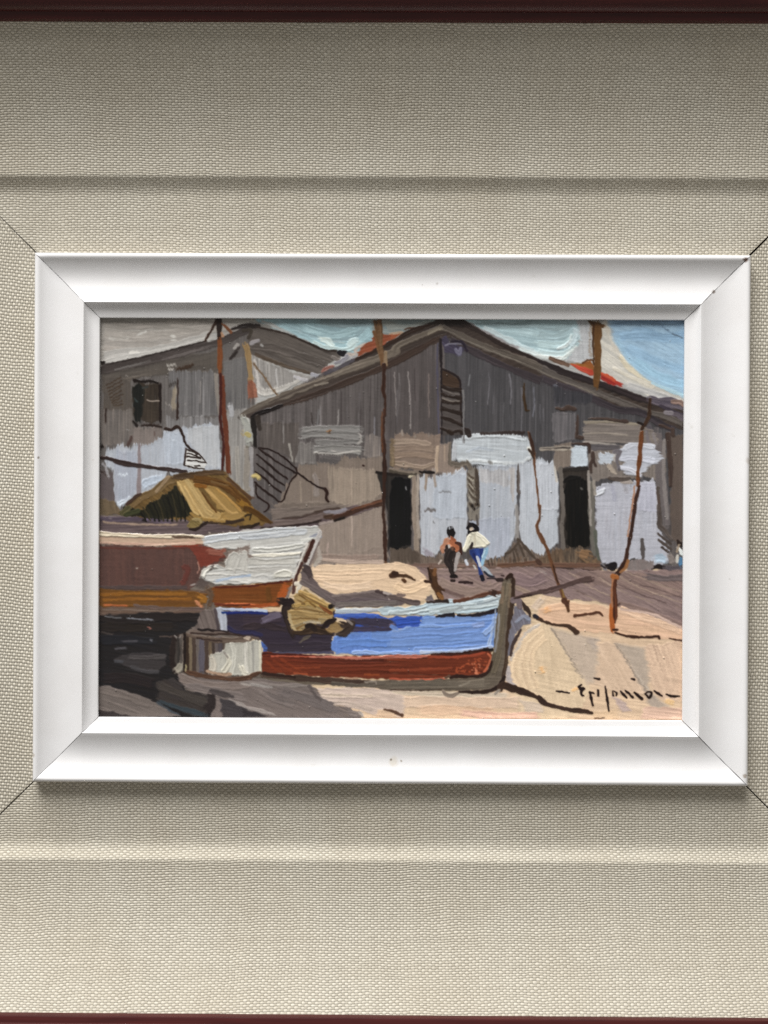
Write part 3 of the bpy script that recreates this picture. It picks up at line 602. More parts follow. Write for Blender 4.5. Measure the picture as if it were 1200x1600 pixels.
S("G 580 220 700 205 900 205 1050 230", 7, (188, 194, 197), (176, 183, 187), ridge=.5, h=.9, dry=.12); S("G 540 395 680 400 820 410 1000 420 1090 380", 5, (186, 191, 193), ridge=.6, h=.9, dry=.25); S("G 500 260 495 390", 7, (168, 172, 176)); S("G 1080 310 1100 300 1095 340", 5, (206, 206, 198), h=1.4); S("G 770 410 790 420", 4, (128, 128, 126)); S("G 600 330 700 300 800 320", 4, (172, 180, 188), dry=.2)
R("G 225 515 480 495 600 470 600 800 K 600 0 600 300 560 330 420 340 330 400 235 400 225 200 230 0 G 240 800", (174, 179, 186), 90, c2=(164, 167, 172), mix=.3, var=.07, rag=6, ln=60, wd=2.8, h=.8, ridge=.5)
R("G 340 520 590 500 590 800 K 590 100 340 100 G 330 800", (174, 181, 190), 90, c2=(162, 168, 176), var=.06, wd=3, h=.9)
R("G 680 440 1000 430 1000 650 975 800 K 985 200 940 330 880 410 760 430 690 400 690 0 G 690 800", (168, 174, 182), 90, c2=(158, 162, 168), var=.06, rag=5, ln=60, wd=2.8, h=.8, ridge=.5)
R("G 700 460 930 470 930 600 700 560", (166, 166, 168), 90, c2=(174, 176, 178), wd=2.4); R("G 930 460 975 450 975 600 960 720 945 720", (158, 152, 147), 90, c2=(166, 162, 158), alpha=.7)
R("G 1000 420 1130 370 1200 390 H 140 420 150 560 165 800 L 165 280 60 380 0 420 K 1200 390 1080 370 1030 280 1010 180 G 1010 800", (178, 184, 191), 90, c2=(168, 172, 178), var=.05, rag=5, ln=70, wd=2.6, h=.8, ridge=.5)
R("H 10 420 130 410 160 560 165 790 20 790", (182, 187, 194), 90, c2=(170, 174, 180), var=.05, wd=2.6, h=.8, ridge=.5); S("H 135 430 150 560", 4, (184, 180, 172), ridge=.7)
R("K 620 120 700 100 930 100 940 300 880 400 760 420 700 300", (164, 171, 182), 90, c2=(154, 158, 168), wd=2.8, h=.8)
S("K 270 40 310 38 345 35", 3, (112, 110, 110), dry=.2); S("G 270 790 320 775 350 790", 3, (110, 106, 106), dry=.2); S("G 380 650 430 640 470 650", 2.5, (130, 132, 136)); S("K 390 282 396 286", 4, (206, 212, 218), h=1.3); S("K 800 240 806 242", 3, (198, 204, 210), h=1.1); S("K 335 120 345 140", 2, (120, 120, 122))
R("K 235 400 420 350 420 430 230 430", (128, 118, 114), 90, c2=(160, 158, 162), rag=7, dry=.35); S("K 270 350 320 400", 10, (150, 146, 154), dry=.2)
on(3)
S("G 185 520 190 640 180 800 K 200 200 210 380 225 410", [7, 8, 8, 7, 7, 5], (152, 140, 128), (124, 112, 102), ridge=.5, wd=1.3); S("G 215 510 215 640 210 790 K 225 250", 5, (168, 158, 148), (140, 130, 120), wd=1.3, ridge=.6); S("G 280 500 275 620", 4, (146, 132, 120), dry=.2)
S("G 340 470 350 600", 5, (150, 140, 132), dry=.25)
S("G 468 260 462 340 470 420 530 432 590 420 615 440 630 480", [4, 5, 8, 8, 7, 8, 6], (104, 96, 88), (120, 112, 102), ridge=.6)
R("G 605 470 640 450 690 470 692 760 640 800 K 690 0 690 110 610 110 605 0 G 605 560", (132, 126, 118), 90, c2=(120, 114, 106))
S("G 668 470 680 600 682 750", [5, 6, 4], (70, 62, 56))
for q in ("610 510 640 540 668 560", "610 550 640 590 668 610", "610 600 650 640 672 660", "615 650 650 690 680 700", "625 735 650 770", "665 740 685 755"): S("G " + q, [4, 5, 4], (80, 71, 62), h=.8)
for q in ("615 530 650 555", "618 585 655 615", "618 640 655 670", "618 690 640 720"): S("G " + q, 2.5, (164, 158, 146))
S("K 640 0 655 25", 4, BLK); S("K 680 0 685 -10", 3, BLK); S("K 675 80 685 150", [3, 4], (90, 84, 80))
S("G 998 440 1000 540 998 630 1012 655", [3, 5, 6, 3], (80, 72, 68), (104, 96, 92)); S("K 985 0 992 120 990 250", 6, (140, 136, 132), (156, 154, 152), alpha=.8)
S("G 710 185 820 185 940 180 1040 180", [4, 4, 6, 6], (54, 46, 44)); S("G 400 170 400 250", 4, (60, 58, 62))
smear([3, 33], 90, 3.5, 7100)
smear([31, 32], 0, 3, 7150)
# base shrubs along the wall
R("K 0 330 220 380 420 400 600 440 760 440 900 390 1000 270 1080 350 1200 390 L 100 360 140 330 470 430 500 510 0 500 K 300 500 0 460", (104, 92, 84), 80, c2=(120, 108, 98), var=.14, rag=8, ln=16, wd=2, dry=.18)
S("K 120 470 480 470 860 470 1200 460 L 490 500", [7, 8, 9, 9, 8], (104, 86, 78), (118, 98, 90), ln=60); R("K 0 330 160 320 220 380 230 450 0 450", (84, 74, 66), 88, c2=(96, 86, 78), rag=6)
for q in ("990 260 1040 380 1080 470", "1000 280 960 340 900 380", "1000 260 1060 330 1120 400", "980 340 1020 470", "960 360 990 470", "1040 320 1130 410", "900 390 880 440"): S("K " + q, [3, 4, 3], (76, 66, 58), h=.8)
for k in range(26):
    x = 765 + k * 2.3 + (k * 37 % 5); S("Z %f %f %f %f" % (x, 884, x + (k % 5 - 2) * 1.1, 876 - (k * 53 % 7)), 2, rnd.choice([(90, 74, 64), (110, 92, 78), (70, 60, 52), (126, 112, 100)]))
S("K 850 470 1000 460 1180 440", 7, (106, 78, 62), (90, 74, 66))
R("L 0 430 60 400 130 350 220 320 460 400 490 440 480 470 0 470", (90, 76, 64), 85, c2=(112, 94, 78), var=.15, rag=6, ln=14); S("L 330 370 380 390 420 420", 16, (128, 104, 80), (110, 90, 72), dry=.15); S("L 0 470 250 465 490 465", 7, (112, 84, 70), (96, 76, 66)); S("L 0 430 20 450", 7, (74, 56, 48)); S("L 0 490 200 490 490 515", 2.6, (72, 58, 56)); S("L 500 455 530 500", 5, (124, 120, 122))
# right end of the large shed
R("H 110 20 300 20 300 240 130 270", (96, 94, 96), 90, c2=(110, 106, 108), wd=1.8, var=.1, ridge=.4); R("H 130 270 260 260 260 450 190 450 190 560 130 440", (116, 106, 98), 88, c2=(128, 118, 110))
R("H 400 300 940 250 1000 250 1010 520 980 560 860 530 700 540 560 540 430 560 400 480", (116, 109, 104), 88, c2=(128, 120, 114), var=.08)
S("H 30 310 120 305 260 300", 7, (168, 160, 148), (130, 122, 114), dry=.2); S("H 0 300 250 300", 3, (70, 64, 62), dry=.3)
S("H 930 180 960 500 1000 800 L 1010 160", 14, (110, 104, 104), (98, 92, 92), ln=60); R("H 1040 190 1140 200 1145 800 L 1140 300 1050 260 1040 0 H 1040 600", (98, 88, 82), 90, c2=(88, 78, 72), ln=90)
S("H 990 240 985 500 1010 800 L 1010 100", 5, (140, 134, 132), (112, 106, 104)); S("H 860 130 900 200", 12, (84, 80, 84))
part(34, 'painted_wall_patch', 3, 'broad grey brushed patch under the right roof slope')
R("H 380 110 420 85 600 95 790 110 850 140 930 180 930 290 700 260 560 265 360 260 360 150", (116, 109, 105), 3, c2=(126, 118, 112), wd=1.7, var=.1, ridge=.5, rag=5)
S("H 370 100 600 95 780 115", 4, (132, 124, 112), dry=.15, ridge=.6); S("H 360 190 500 180 700 200", 3, (138, 130, 122), dry=.25); S("H 360 255 480 262 620 275", 4, (148, 142, 136), dry=.1); R("H 410 270 640 280 650 330 600 320 420 320", (92, 88, 90), 5)
S("H 850 170 880 300", 5, (112, 106, 108), dry=.1); S("H 905 190 930 280", 5, (122, 116, 116), dry=.2)
part(35, 'painted_whitewash', 3, 'ragged white painted patches right of the second doorway')
R("H 650 320 720 265 800 260 900 280 945 330 965 400 870 450 820 520 740 510 650 460 640 380", (178, 182, 191), 2, c2=(167, 171, 179), wd=2.4, rag=9, h=.8, ridge=.4, soft=2.6); S("H 690 300 760 275 900 290", 8, (184, 188, 196), ridge=.4, h=.8, dry=.1); S("H 650 390 740 380 900 400", 8, (184, 188, 198), ridge=.4, h=.8, dry=.1); S("H 640 455 720 470 800 510", 7, (194, 197, 206), ridge=.8, h=1, dry=.1)
R("H 262 300 290 285 390 290 395 445 330 452 258 440", (186, 195, 202), 80, c2=(172, 182, 190), h=.8, ridge=.6, rag=2, rough=.8); R("H 470 345 520 325 590 335 590 390 540 430 480 430", (182, 190, 198), 60, c2=(166, 172, 180), rag=6, h=.8, ridge=.6)
S("H 560 440 590 480 610 500", [6, 8, 5], (164, 154, 142), dry=.1); S("H 600 350 600 400", 4, (170, 168, 166), dry=.2)
R("H 450 610 540 570 680 560 780 570 900 550 930 570 935 800 L 930 60 960 200 1030 330 1020 420 980 470 900 470 820 440 720 420 640 500 560 470 490 430 450 250 450 0 H 450 760", (172, 175, 184), 90, c2=(162, 163, 170), mix=.35, var=.05, wd=3, h=1, ridge=.6, rag=5)
S("H 460 660 500 640 520 620", [6, 8, 4], (190, 194, 200), h=1.2, ridge=.9); S("H 590 600 600 700", 8, (158, 160, 172), alpha=.8); S("H 680 560 690 640", 6, (160, 160, 166)); S("L 920 420 960 410 1000 430", [10, 12, 8], (168, 184, 198)); R("H 800 580 920 570 930 790 790 790", (176, 178, 190), 90, c2=(166, 168, 178), h=1, wd=3)
S("H 660 560 720 565", 7, (156, 148, 142), dry=.1)
smear([34, 35], 0, 3, 7170)
on(3)
for q, w in (("150 740 200 748 240 735 290 745", [4, 4, 7, 6]), ("315 45 312 120 305 220", [3, 5, 4]), ("320 215 345 220", 7), ("400 70 520 70 620 85 700 92", [3, 4, 6, 5]), ("270 265 340 268 400 275 405 330", [3, 4, 5, 4]), ("430 340 435 390 415 430 420 490", [5, 7, 8, 4]), ("440 400 455 440", 3), ("560 535 640 545 720 540", [6, 7, 6]), ("955 120 1000 135 1040 150", [4, 6, 4]), ("1058 155 1060 200", 7), ("1020 195 1030 330 1040 480 1040 595", [7, 7, 8, 6]), ("940 610 945 700 955 800", [5, 6, 5]), ("860 690 900 720", 0)):
    if w: S(("D " if q.startswith("150 740") else "H ") + q, w, (62, 50, 46) if not q.startswith(("560", "940")) else (88, 82, 78), (78, 66, 60), h=.9)
S("H 600 330 640 330 620 390 640 470", [6, 8, 6, 5], (104, 100, 104), dry=.1)
S("L 945 0 955 100 955 160 990 190 1050 265", [5, 6, 7, 6, 5], (84, 76, 72), (100, 92, 88), h=.9); S("L 940 220 990 260 1045 300", 3.4, (72, 64, 60)); S("L 945 265 1000 310 1045 340", [3.4, 4, 3.4], (76, 68, 64)); S("L 970 325 1025 365", 3.6, (66, 58, 54)); S("L 818 265 822 340 826 430", [5, 6, 4], (92, 88, 88), (74, 68, 66))
S("L 540 470 580 465 605 455 590 490 550 490", [5, 8, 5, 8, 4], (34, 30, 32)); S("L 500 470 530 485", 3, (60, 54, 54)); S("L 895 490 940 475 995 492", [5, 6, 6], (38, 32, 32)); S("L 1030 380 1060 450", 10, (128, 120, 116), dry=.1)
R("L 700 430 820 420 900 430 910 470 880 500 780 520 700 510", (136, 128, 126), 80, c2=(118, 108, 106), rag=6, var=.12, ln=14, dry=.2)
S("L 1000 490 1080 490 1135 480", 9, (88, 82, 86)); S("L 850 540 980 560 1130 540", 16, (104, 96, 100), (118, 108, 110), dry=.15)
part(36, 'painted_hatch', 3, 'louvred painted hatch below the gable ridge')
R("C 398 430 540 500 552 800 G 560 130 600 200 400 200 395 0 C 395 640", (72, 66, 64), 12, c2=(82, 77, 75))
R("C 400 440 470 460 540 510 540 580 400 560", (56, 44, 36), 15, c2=(70, 56, 46))
S("C 392 200 394 340 398 440 398 640 400 800 G 400 190", [4, 4.5, 3, 2.2, 2, 2], (34, 28, 30)); S("C 400 430 470 460 530 500 548 560 550 700 554 800 G 560 60 565 130", [2.5, 3, 4, 3, 3, 3, 3.5, 3], (36, 28, 28), h=.8)
for q in ("C 405 565 460 590 540 595", "C 405 625 460 645 545 655", "C 405 680 480 695 545 690", "C 405 735 470 760 545 775", "G 400 0 470 5 545 25", "G 400 60 470 80 560 120", "G 400 145 450 165 480 175 540 165 560 185"): S(q, [4, 5, 6], (42, 33, 29), h=.8)
S("G 580 150 600 170 615 200", [5, 8, 6], (44, 36, 34)); S("G 455 170 480 185", 7, (46, 36, 30)); S("C 565 600 575 700 570 800 G 575 260", 3, (116, 114, 114), dry=.2); S("C 405 590 470 620 540 630", 2, (106, 100, 96), dry=.2); S("C 405 660 470 680 540 680", 2, (112, 106, 100), dry=.2)
part(37, 'painted_door', 3, 'dark painted doorway left of the two figures')
R("F 1040 490 1200 500 G 160 520 170 800 K 160 320 60 340 0 330 J 1130 360 F 1130 790 1060 560", (40, 37, 36), 90, c2=(54, 50, 47), wd=2.2)
R("F 1160 560 1200 530 G 60 530 155 545 160 800 K 160 310 60 335 0 320 J 1145 320 F 1140 700", (14, 14, 16), 90, c2=(22, 21, 22), var=.15)
S("F 1045 490 1120 500 1200 505 G 120 510", [5, 6, 4, 3], (36, 30, 28)); S("G 150 525 165 515 180 505", 4, (190, 182, 160), h=1); S("G 230 485 290 488 340 492", [4, 5, 4], (28, 22, 22), h=.9); S("G 120 605 125 625", 2, (120, 120, 120), keep=True); S("G 0 480 100 500 200 505", 4, (72, 66, 58))
part(38, 'painted_door', 3, 'dark painted doorway near the right end of the large shed')
R("H 190 450 390 450 405 500 415 800 L 410 330 300 350 190 320 175 0 H 195 640", (50, 45, 42), 90, c2=(62, 57, 52))
R("H 215 560 260 530 330 530 385 560 395 800 L 405 320 320 330 230 310 215 0 H 205 640", (16, 15, 15), 90, c2=(26, 24, 22), var=.15)
S("H 200 470 300 465 385 460", [6, 8, 6], (46, 42, 40)); S("H 205 560 250 535 330 530", [5, 8, 4], (24, 22, 22)); S("H 340 612 346 622", 3, (90, 88, 86), keep=True)
on(3)
S("H 180 460 190 640 200 800 L 190 160 205 330", 6, (112, 106, 100), (96, 90, 86)); S("H 420 560 425 700 L 420 60 435 250 440 400", [6, 9, 10, 9, 7], (112, 108, 102), (90, 88, 82), wd=1.4); S("H 440 560 450 660", 5, (140, 134, 126), dry=.2); S("H 398 480 405 640 415 800 L 415 150", 4, (146, 140, 134), dry=.05); S("L 450 200 460 330 480 420", 5, (90, 92, 84), dry=.1)
R("L 200 330 300 320 420 350 470 420 200 420", (84, 74, 66), 85, c2=(104, 90, 76), rag=7, ln=14); S("L 330 370 400 390", 12, (128, 102, 78), dry=.2)
# left doorway side of the big shed
S("F 75 60 85 180 95 290", [7, 9, 6], (32, 28, 26)); S("F 110 60 130 150", 8, (52, 46, 42), dry=.05); S("F 0 60 30 140 50 260", 11, (158, 160, 156), (140, 140, 134), ridge=.7); S("F 30 190 45 200", 8, (160, 148, 104)); S("F 60 310 65 440 60 560 70 680", 6, (150, 148, 150), (132, 128, 126)); S("F 20 300 30 420 20 560 40 640", 9, (142, 136, 128), (128, 122, 116)); S("F 70 520 110 515 125 540", [6, 9, 6], (178, 162, 112), h=1.); S("F 40 690 80 690", 4, (96, 80, 72))
part(39, 'painted_drying_net', 0, 'hatched painted net hanging beside the large shed')
S("F 120 300 200 310 290 355 370 420 415 465", 2.8, (36, 26, 24), h=.8); S("F 130 310 210 370 300 430 410 495", 3, (38, 28, 26), h=.8)
for q in ("105 350 180 410 260 480 345 540", "105 425 180 480 250 545 320 590", "95 485 170 540 230 600 295 645", "90 565 160 630 230 680 280 718"): S("F " + q, [2, 3.6, 3.4, 2.6], (38, 28, 26), h=.8)
S("F 415 455 415 505 370 560 340 640 310 710 275 720", 2.6, (42, 30, 27), h=.8); S("F 100 570 102 660 140 700 200 745 180 790 160 800", [2.6, 2.6, 2.6, 3.6, 3.4, 2], (40, 28, 26), h=.8); S("F 420 490 500 550 580 600 640 620", [2.6, 2.4, 2.6, 4], (40, 30, 28), h=.8); S("F 640 620 655 650 648 690 665 720", [5, 4.5, 3.6, 2], (44, 30, 26), h=.9); S("F 935 435 942 437", 3, (50, 36, 32), h=.8)

# ---- chimney stumps and roofs behind the ridge
part(40, 'painted_far_roof', 0, 'orange painted roof behind the left slope of the large shed')
R("B 890 330 900 290 950 230 1000 220 1005 170 1040 150 1110 160 1200 165 1190 185 1100 240 1000 290", (136, 80, 58), -20, c2=(118, 66, 48), rag=3); R("C 0 165 70 155 30 190 0 205", (140, 82, 58), -25)
part(49, 'painted_far_roof', 0, 'red painted roof behind the right slope of the large shed')
R("D 250 395 330 390 430 360 440 460 400 460 320 430", (146, 96, 52), 30, c2=(120, 70, 44)); R("D 260 395 440 445 440 490 330 445", (150, 62, 48), 25, c2=(170, 76, 60)); S("D 100 350 180 380 240 400", 6, (104, 84, 72)); R("D 490 465 560 495 670 550 670 575 580 560 490 510", (140, 46, 42), 28, c2=(160, 66, 56)); S("D 490 465 560 490 600 520", 4, (176, 84, 60)); S("D 350 385 400 360 430 365", 2.4, (86, 56, 36))
# ---- poles
part(41, 'painted_mast', 0, 'tall rust painted mast with stays at the left')
S("A 965 170 968 300 965 400 972 480", [6, 7, 7, 5], (118, 72, 42), (96, 58, 36), ridge=.6); S("A 990 480 995 640 1000 800 E 1010 120 1020 260 1030 400 1035 500", [4, 6, 6, 7, 7, 8, 9], (102, 58, 40), (84, 46, 33), ridge=.6); S("A 970 470 975 640 970 800 E 978 140 995 260 990 400 985 490", [4, 4, 4.5, 4.5, 4, 4, 3], (62, 30, 26)); S("A 955 30 962 100 960 185", [9, 7, 6], (38, 28, 24), h=.9); S("A 940 60 900 130 870 180 850 215", [4, 3, 3, 2], (54, 38, 30), h=.8); S("A 980 75 1020 110 1055 145", [2.5, 4, 4], (108, 70, 48), h=.8); S("A 980 150 990 175", 5, (150, 120, 98))
part(42, 'painted_pole', 0, 'long dark painted pole in front of the left roof slope of the large shed')
S("B 1050 45 1060 160 1065 250 1080 320 1100 400", [12, 11, 8, 9, 10], (96, 72, 50), (112, 88, 66), ridge=.5); S("B 1020 140 1040 200 1050 260", 5, (104, 74, 50)); S("B 1110 300 1115 400", 6, (128, 110, 90), dry=.1); S("B 1100 400 1100 520 1095 600 1110 680 1105 800 F 1105 0 1095 150 1100 330 1105 480 1100 640 1095 800 J 1105 200 1110 420", [6, 6, 7, 4, 5, 4, 5, 6, 6, 5, 5, 6, 5], (50, 34, 28), (66, 44, 34), h=.9); S("J 1112 440 1118 520 1116 580", [4, 5, 4], (92, 68, 52))
S("F 1085 20 1082 200 1088 330", 2, (92, 62, 44), dry=.2)
part(43, 'painted_chimney', 0, 'brown painted chimney stump behind the right roof slope')
S("D 400 55 440 80 480 90 520 100", [4, 9, 9, 4], (84, 60, 38)); S("D 460 70 465 180 470 300 468 420 462 520 458 580", [13, 13, 11, 11, 9, 7], (104, 76, 46), (88, 62, 38), ridge=.5); S("D 440 80 435 200 440 400", 2.4, (66, 44, 28), dry=.2)
part(44, 'painted_hook', 3)
S("C 1045 545 1043 640 1055 720 1065 755 1085 755", [2, 4, 4.5, 4.5, 2], (58, 44, 30), h=.9)

# ---- ground
part(4, 'painted_ground', 0, 'sunlit painted sand with mauve cast shadows')
R("K 200 470 360 490 860 485 1200 480 L 490 515 1150 500 Q 1150 190 1000 150 640 40 450 0 L 230 730 0 690 K 1200 660 960 740 860 740 500 750 380 720 280 560", (132, 114, 112), 30, c2=(144, 126, 122), var=.07, ridge=.2)
S("K 360 520 700 520 860 510", 8, (146, 128, 122), (134, 116, 112)); S("K 380 600 600 680 800 640", 18, (150, 132, 122), (138, 120, 114), dry=.1); S("K 560 560 760 640 860 600", 10, (142, 124, 118)); S("K 420 660 560 710", 5, (112, 94, 90)); S("K 980 560 1100 600 1200 560", 16, (128, 110, 112), (138, 120, 118)); S("K 980 640 1080 680", 8, (150, 132, 120))
R("L 240 520 560 510 720 520 1140 560 1140 700 900 700 620 640 420 620", (126, 108, 104), 28, c2=(138, 119, 112), ln=60)
for q in ("L 260 530 420 640 560 700", "L 480 560 640 660 900 760", "L 620 540 800 640 1130 760", "L 700 520 900 600 1140 680", "L 300 660 460 740 600 790"): S(q, 2, (156, 138, 126), dry=.25)
for q in ("L 640 620 820 700 1000 760", "L 260 640 380 700", "L 800 620 960 660 1130 720", "L 120 540 200 600"): S(q, 1.8, (100, 84, 82), dry=.25)
S("Q 640 20 820 60 1000 130 1140 190", 8, (140, 120, 112), (124, 106, 102)); S("L 850 550 980 570 1140 560", 10, (106, 96, 96), dry=.2); S("L 620 790 640 770", 4, (80, 60, 54)); S("L 30 510 60 530", 2, (170, 160, 152))
# sunlit strip behind the blue boat
R("J 530 460 800 455 1200 445 K 100 460 190 480 260 540 310 600 330 640 300 720 200 750 100 720 0 690 J 1060 665 700 690 560 600 540 530", (219, 194, 166), 3, c2=(207, 182, 156), ln=70, var=.05, ridge=.3)
S("J 540 490 800 490 1100 480 1200 480", 10, (227, 202, 174), (215, 190, 164), ln=70); S("J 560 560 800 560 1090 550", 12, (223, 198, 170), (213, 188, 162), ln=70); S("J 620 620 800 640 1000 620", 10, (225, 202, 176), (213, 188, 164)); S("K 0 500 120 490 230 560 290 640", 12, (223, 198, 170), (211, 186, 158)); S("K 40 620 120 660 200 640 290 600", 14, (217, 190, 160), (227, 202, 172), ridge=.5); S("J 600 420 800 440 1080 440", 6, (189, 170, 158), (160, 144, 132), dry=.1); S("J 570 300 600 400 560 470", [6, 8, 5], (176, 168, 158), (150, 142, 136))
# foreground sand
R("L 40 705 230 735 Q 300 0 450 10 640 45 1000 155 1140 200 1140 930 O 0 930 N 900 900 640 760 570 680 900 670 O 0 690 560 710 800 700 900 600 930 440 1000 280 1090 180 1150 150 L 0 740", (213, 188, 162), 8, c2=(221, 196, 168), var=.04)
R("Q 0 60 450 20 620 60 1130 200 1130 300 960 290 600 250 300 230 0 140", (221, 188, 160), 6, c2=(211, 178, 154)); S("Q 640 60 850 130 1130 230", 12, (215, 184, 160), (223, 194, 168)); S("Q 650 60 900 100 1130 210", 4, (197, 174, 162), dry=.2); S("Q 60 60 200 40 420 50", 10, (227, 190, 160), (213, 182, 156)); S("Q 60 70 90 60", 9, (229, 182, 140))
R("Q 0 150 300 250 400 640 420 700 300 900 0 930 O 1000 930 960 660 980 420 1080 200", (213, 192, 164), 78, c2=(221, 200, 172), var=.04)
for k in range(9):
    f = k / 8.; S("O %f %f %f %f %f %f %f %f" % (1170 + f * 40, 175 + f * 130, 1020 + 110 * f, 330 + 60 * f, 950 + 170 * f, 520 + 20 * f, 1000 + 160 * f, 680 - 10 * f), 4.5, [(231, 208, 178), (213, 190, 162), (223, 200, 170)][k % 3], dry=.12, ridge=.5, ln=60)
S("O 940 460 980 380 1060 250 1160 180", 4, (196, 186, 176)); S("O 920 520 930 620 960 660", 7, (186, 176, 172), (170, 162, 162)); S("O 1120 60 1150 20 1190 -20", 12, (211, 190, 168), (197, 182, 168))
R("Q 460 320 620 330 760 560 840 720 640 720 420 640 480 480", (213, 188, 164), 60, c2=(207, 184, 162)); R("Q 830 340 1130 310 1130 760 1020 800 900 700", (211, 184, 162), 70, c2=(217, 192, 168))
R("Q 110 205 330 260 470 290 470 480 440 640 380 640 240 420", (196, 180, 163), 62, c2=(188, 172, 157), var=.05, dry=.12, soft=7); R("Q 340 270 470 290 450 400 400 320", (182, 168, 156), 60, soft=6)
R("Q 610 320 720 340 830 350 870 560 860 690 1020 820 900 800 800 660 720 500", (186, 172, 158), 62, c2=(178, 164, 150), var=.05, dry=.1, soft=6); R("Q 580 740 700 800 740 860 660 860", (189, 170, 162), 40, dry=.2); S("Q 620 330 740 540 850 700", 2, (150, 138, 127), dry=.25); S("Q 110 210 240 420 350 600", 2, (150, 138, 126), dry=.15); S("Q 760 540 820 630 920 760", 1.5, (196, 184, 170)); S("Q 20 540 50 530", 9, (229, 188, 142), dry=.15); S("Q 1020 780 1050 790", 8, (227, 194, 150), dry=.1); S("Q 280 690 300 680", 5, (229, 188, 142), dry=.1)
R("Q 860 700 1020 830 900 830 860 780", (180, 166, 153), 60, soft=5); R("Q 850 820 1130 830 1130 920 800 920", (211, 180, 162), 5, c2=(219, 190, 170)); R("Q 440 860 620 840 640 920 440 920", (217, 190, 160), 4)
S("O 0 700 300 720 600 730 900 740", 9, (206, 192, 172), (203, 186, 170), ln=70); S("O 100 790 400 780 700 790 1000 790", 16, (215, 192, 170), (207, 184, 164), ln=70); S("O 240 850 500 850 800 870", 14, (221, 190, 162), (213, 184, 160), ln=70); S("O 560 870 800 890 1150 890", 10, (215, 178, 160), (221, 188, 168), ln=70); R("O 1000 770 1190 800 1190 870 1060 860", (207, 190, 172), 15)
R("N 570 680 900 670 1200 690 O 0 700 110 740 100 900 N 1040 890 840 830 640 790 590 740", (197, 180, 170), 5, c2=(205, 188, 174), var=.05); S("N 600 730 800 740 1000 740", 7, (206, 190, 172), (197, 180, 170)); S("N 640 790 840 800 1000 840", 6, (176, 162, 150), (197, 180, 170)); S("N 1040 870 1150 880 1200 890", 12, (211, 184, 158)); S("N 910 870 930 890", 6, (176, 166, 158))
# mauve-grey ground around the tub and the dark water shadow
R("M 600 570 700 575 900 600 1200 605 N 140 600 500 645 570 680 600 740 640 800 840 830 920 900 900 950 M 900 950 900 740 700 680", (122, 112, 108), 25, c2=(112, 103, 100), var=.06)
S("M 640 590 800 640 1000 660 1200 650", 12, (130, 118, 112), (118, 108, 104)); S("M 720 660 900 700 1100 740 N 0 760", 12, (126, 116, 112), (114, 106, 104)); S("N 0 640 120 640 300 660 500 650", 6, (136, 128, 124), (120, 112, 108)); S("N 60 650 140 660 220 672", 4, (160, 154, 150), dry=.05); S("M 1130 640 1200 655", 3, (168, 160, 154)); S("M 1040 770 1120 800 1200 840 N 0 825 120 850 240 885", [3, 6, 5, 5, 6, 4], (160, 152, 148), (140, 132, 128), ridge=.6); S("N 140 700 260 760 400 800", 14, (112, 104, 102), (124, 114, 110)); S("N 300 700 500 760 700 830", 16, (116, 108, 106), (106, 98, 96)); S("N 820 870 900 880", 9, (132, 122, 118)); S("N 520 660 540 700 600 770", 5, (96, 88, 86), dry=.1)
part(5, 'painted_shadow', 4, 'near black painted shadow under the red and white boat')
R("Z 130 950 M 200 75 400 85 600 70 830 100 780 190 690 250 640 270 640 600 700 690 900 740 900 960 Z 130 1150", (42, 39, 39), 10, c2=(34, 33, 36), var=.12)
S("M 30 120 200 150 500 120 800 120", 14, (46, 41, 40), (38, 34, 34)); S("M 30 200 300 200 600 200", 14, (48, 42, 38), (38, 35, 36)); S("M 30 300 250 300 450 310", 14, (42, 42, 46), (36, 36, 40)); S("M 70 115 140 122 195 125", 2, (110, 110, 112), dry=.1); S("M 245 130 340 136 440 142", 2.5, (120, 122, 128)); S("M 150 370 230 365", 3, (80, 78, 82), dry=.1); S("M 40 240 130 258", 3, (66, 60, 58), dry=.2); S("M 200 310 320 310", 3, (70, 68, 72), dry=.2); S("M 500 275 670 272", 2, (90, 78, 72), dry=.1)
S("M 410 203 422 208", 3, (134, 92, 84)); S("M 425 298 432 303", 3, (110, 110, 116)); S("M 620 270 600 400 620 560", 10, (46, 38, 36))
R("M 130 450 280 400 540 410 540 500 480 550 300 540", (66, 62, 62), 4, c2=(56, 53, 55), dry=.1); S("M 270 440 400 440 530 430", 7, (76, 72, 72), dry=.05); S("M 280 510 380 545 480 550", 5, (70, 68, 70), dry=.1); S("M 150 465 200 470", 5, (74, 74, 78), dry=.1)
S("M 60 600 250 600 440 640", 14, (46, 40, 40), (40, 36, 38)); R("M 480 630 600 590 700 690 880 740 860 900 760 900 480 780", (66, 60, 57), 26, c2=(58, 54, 54), dry=.05); S("M 500 660 700 740 860 800", 12, (74, 68, 64), (62, 58, 56), dry=.1); S("M 500 780 640 830 860 890", [4, 8, 8], (62, 72, 78), (54, 58, 62), dry=.05); S("M 860 850 900 810 900 720", 14, (50, 44, 44)); S("M 900 700 980 720 1070 745", [6, 8, 4], (74, 68, 68)); R("M 970 760 1030 770 1200 850 N 0 850 100 900 M 980 920", (74, 70, 72), 25, c2=(62, 58, 60)); R("N 0 840 120 870 200 900 0 900", (56, 52, 54), 12)
on(4)
R("M -10 655 110 665 300 725 480 790 560 840 660 900 -10 910", (110, 102, 98), 20, c2=(122, 113, 108), var=.06); S("M 30 690 200 730 420 800", 12, (120, 111, 106), (108, 100, 96)); R("M -10 840 130 860 290 905 -10 920", (62, 56, 56), 12); S("M 480 790 580 850 640 880", 3, (70, 76, 82), dry=.1)

smear([4, 5], 10, 4, 7300)
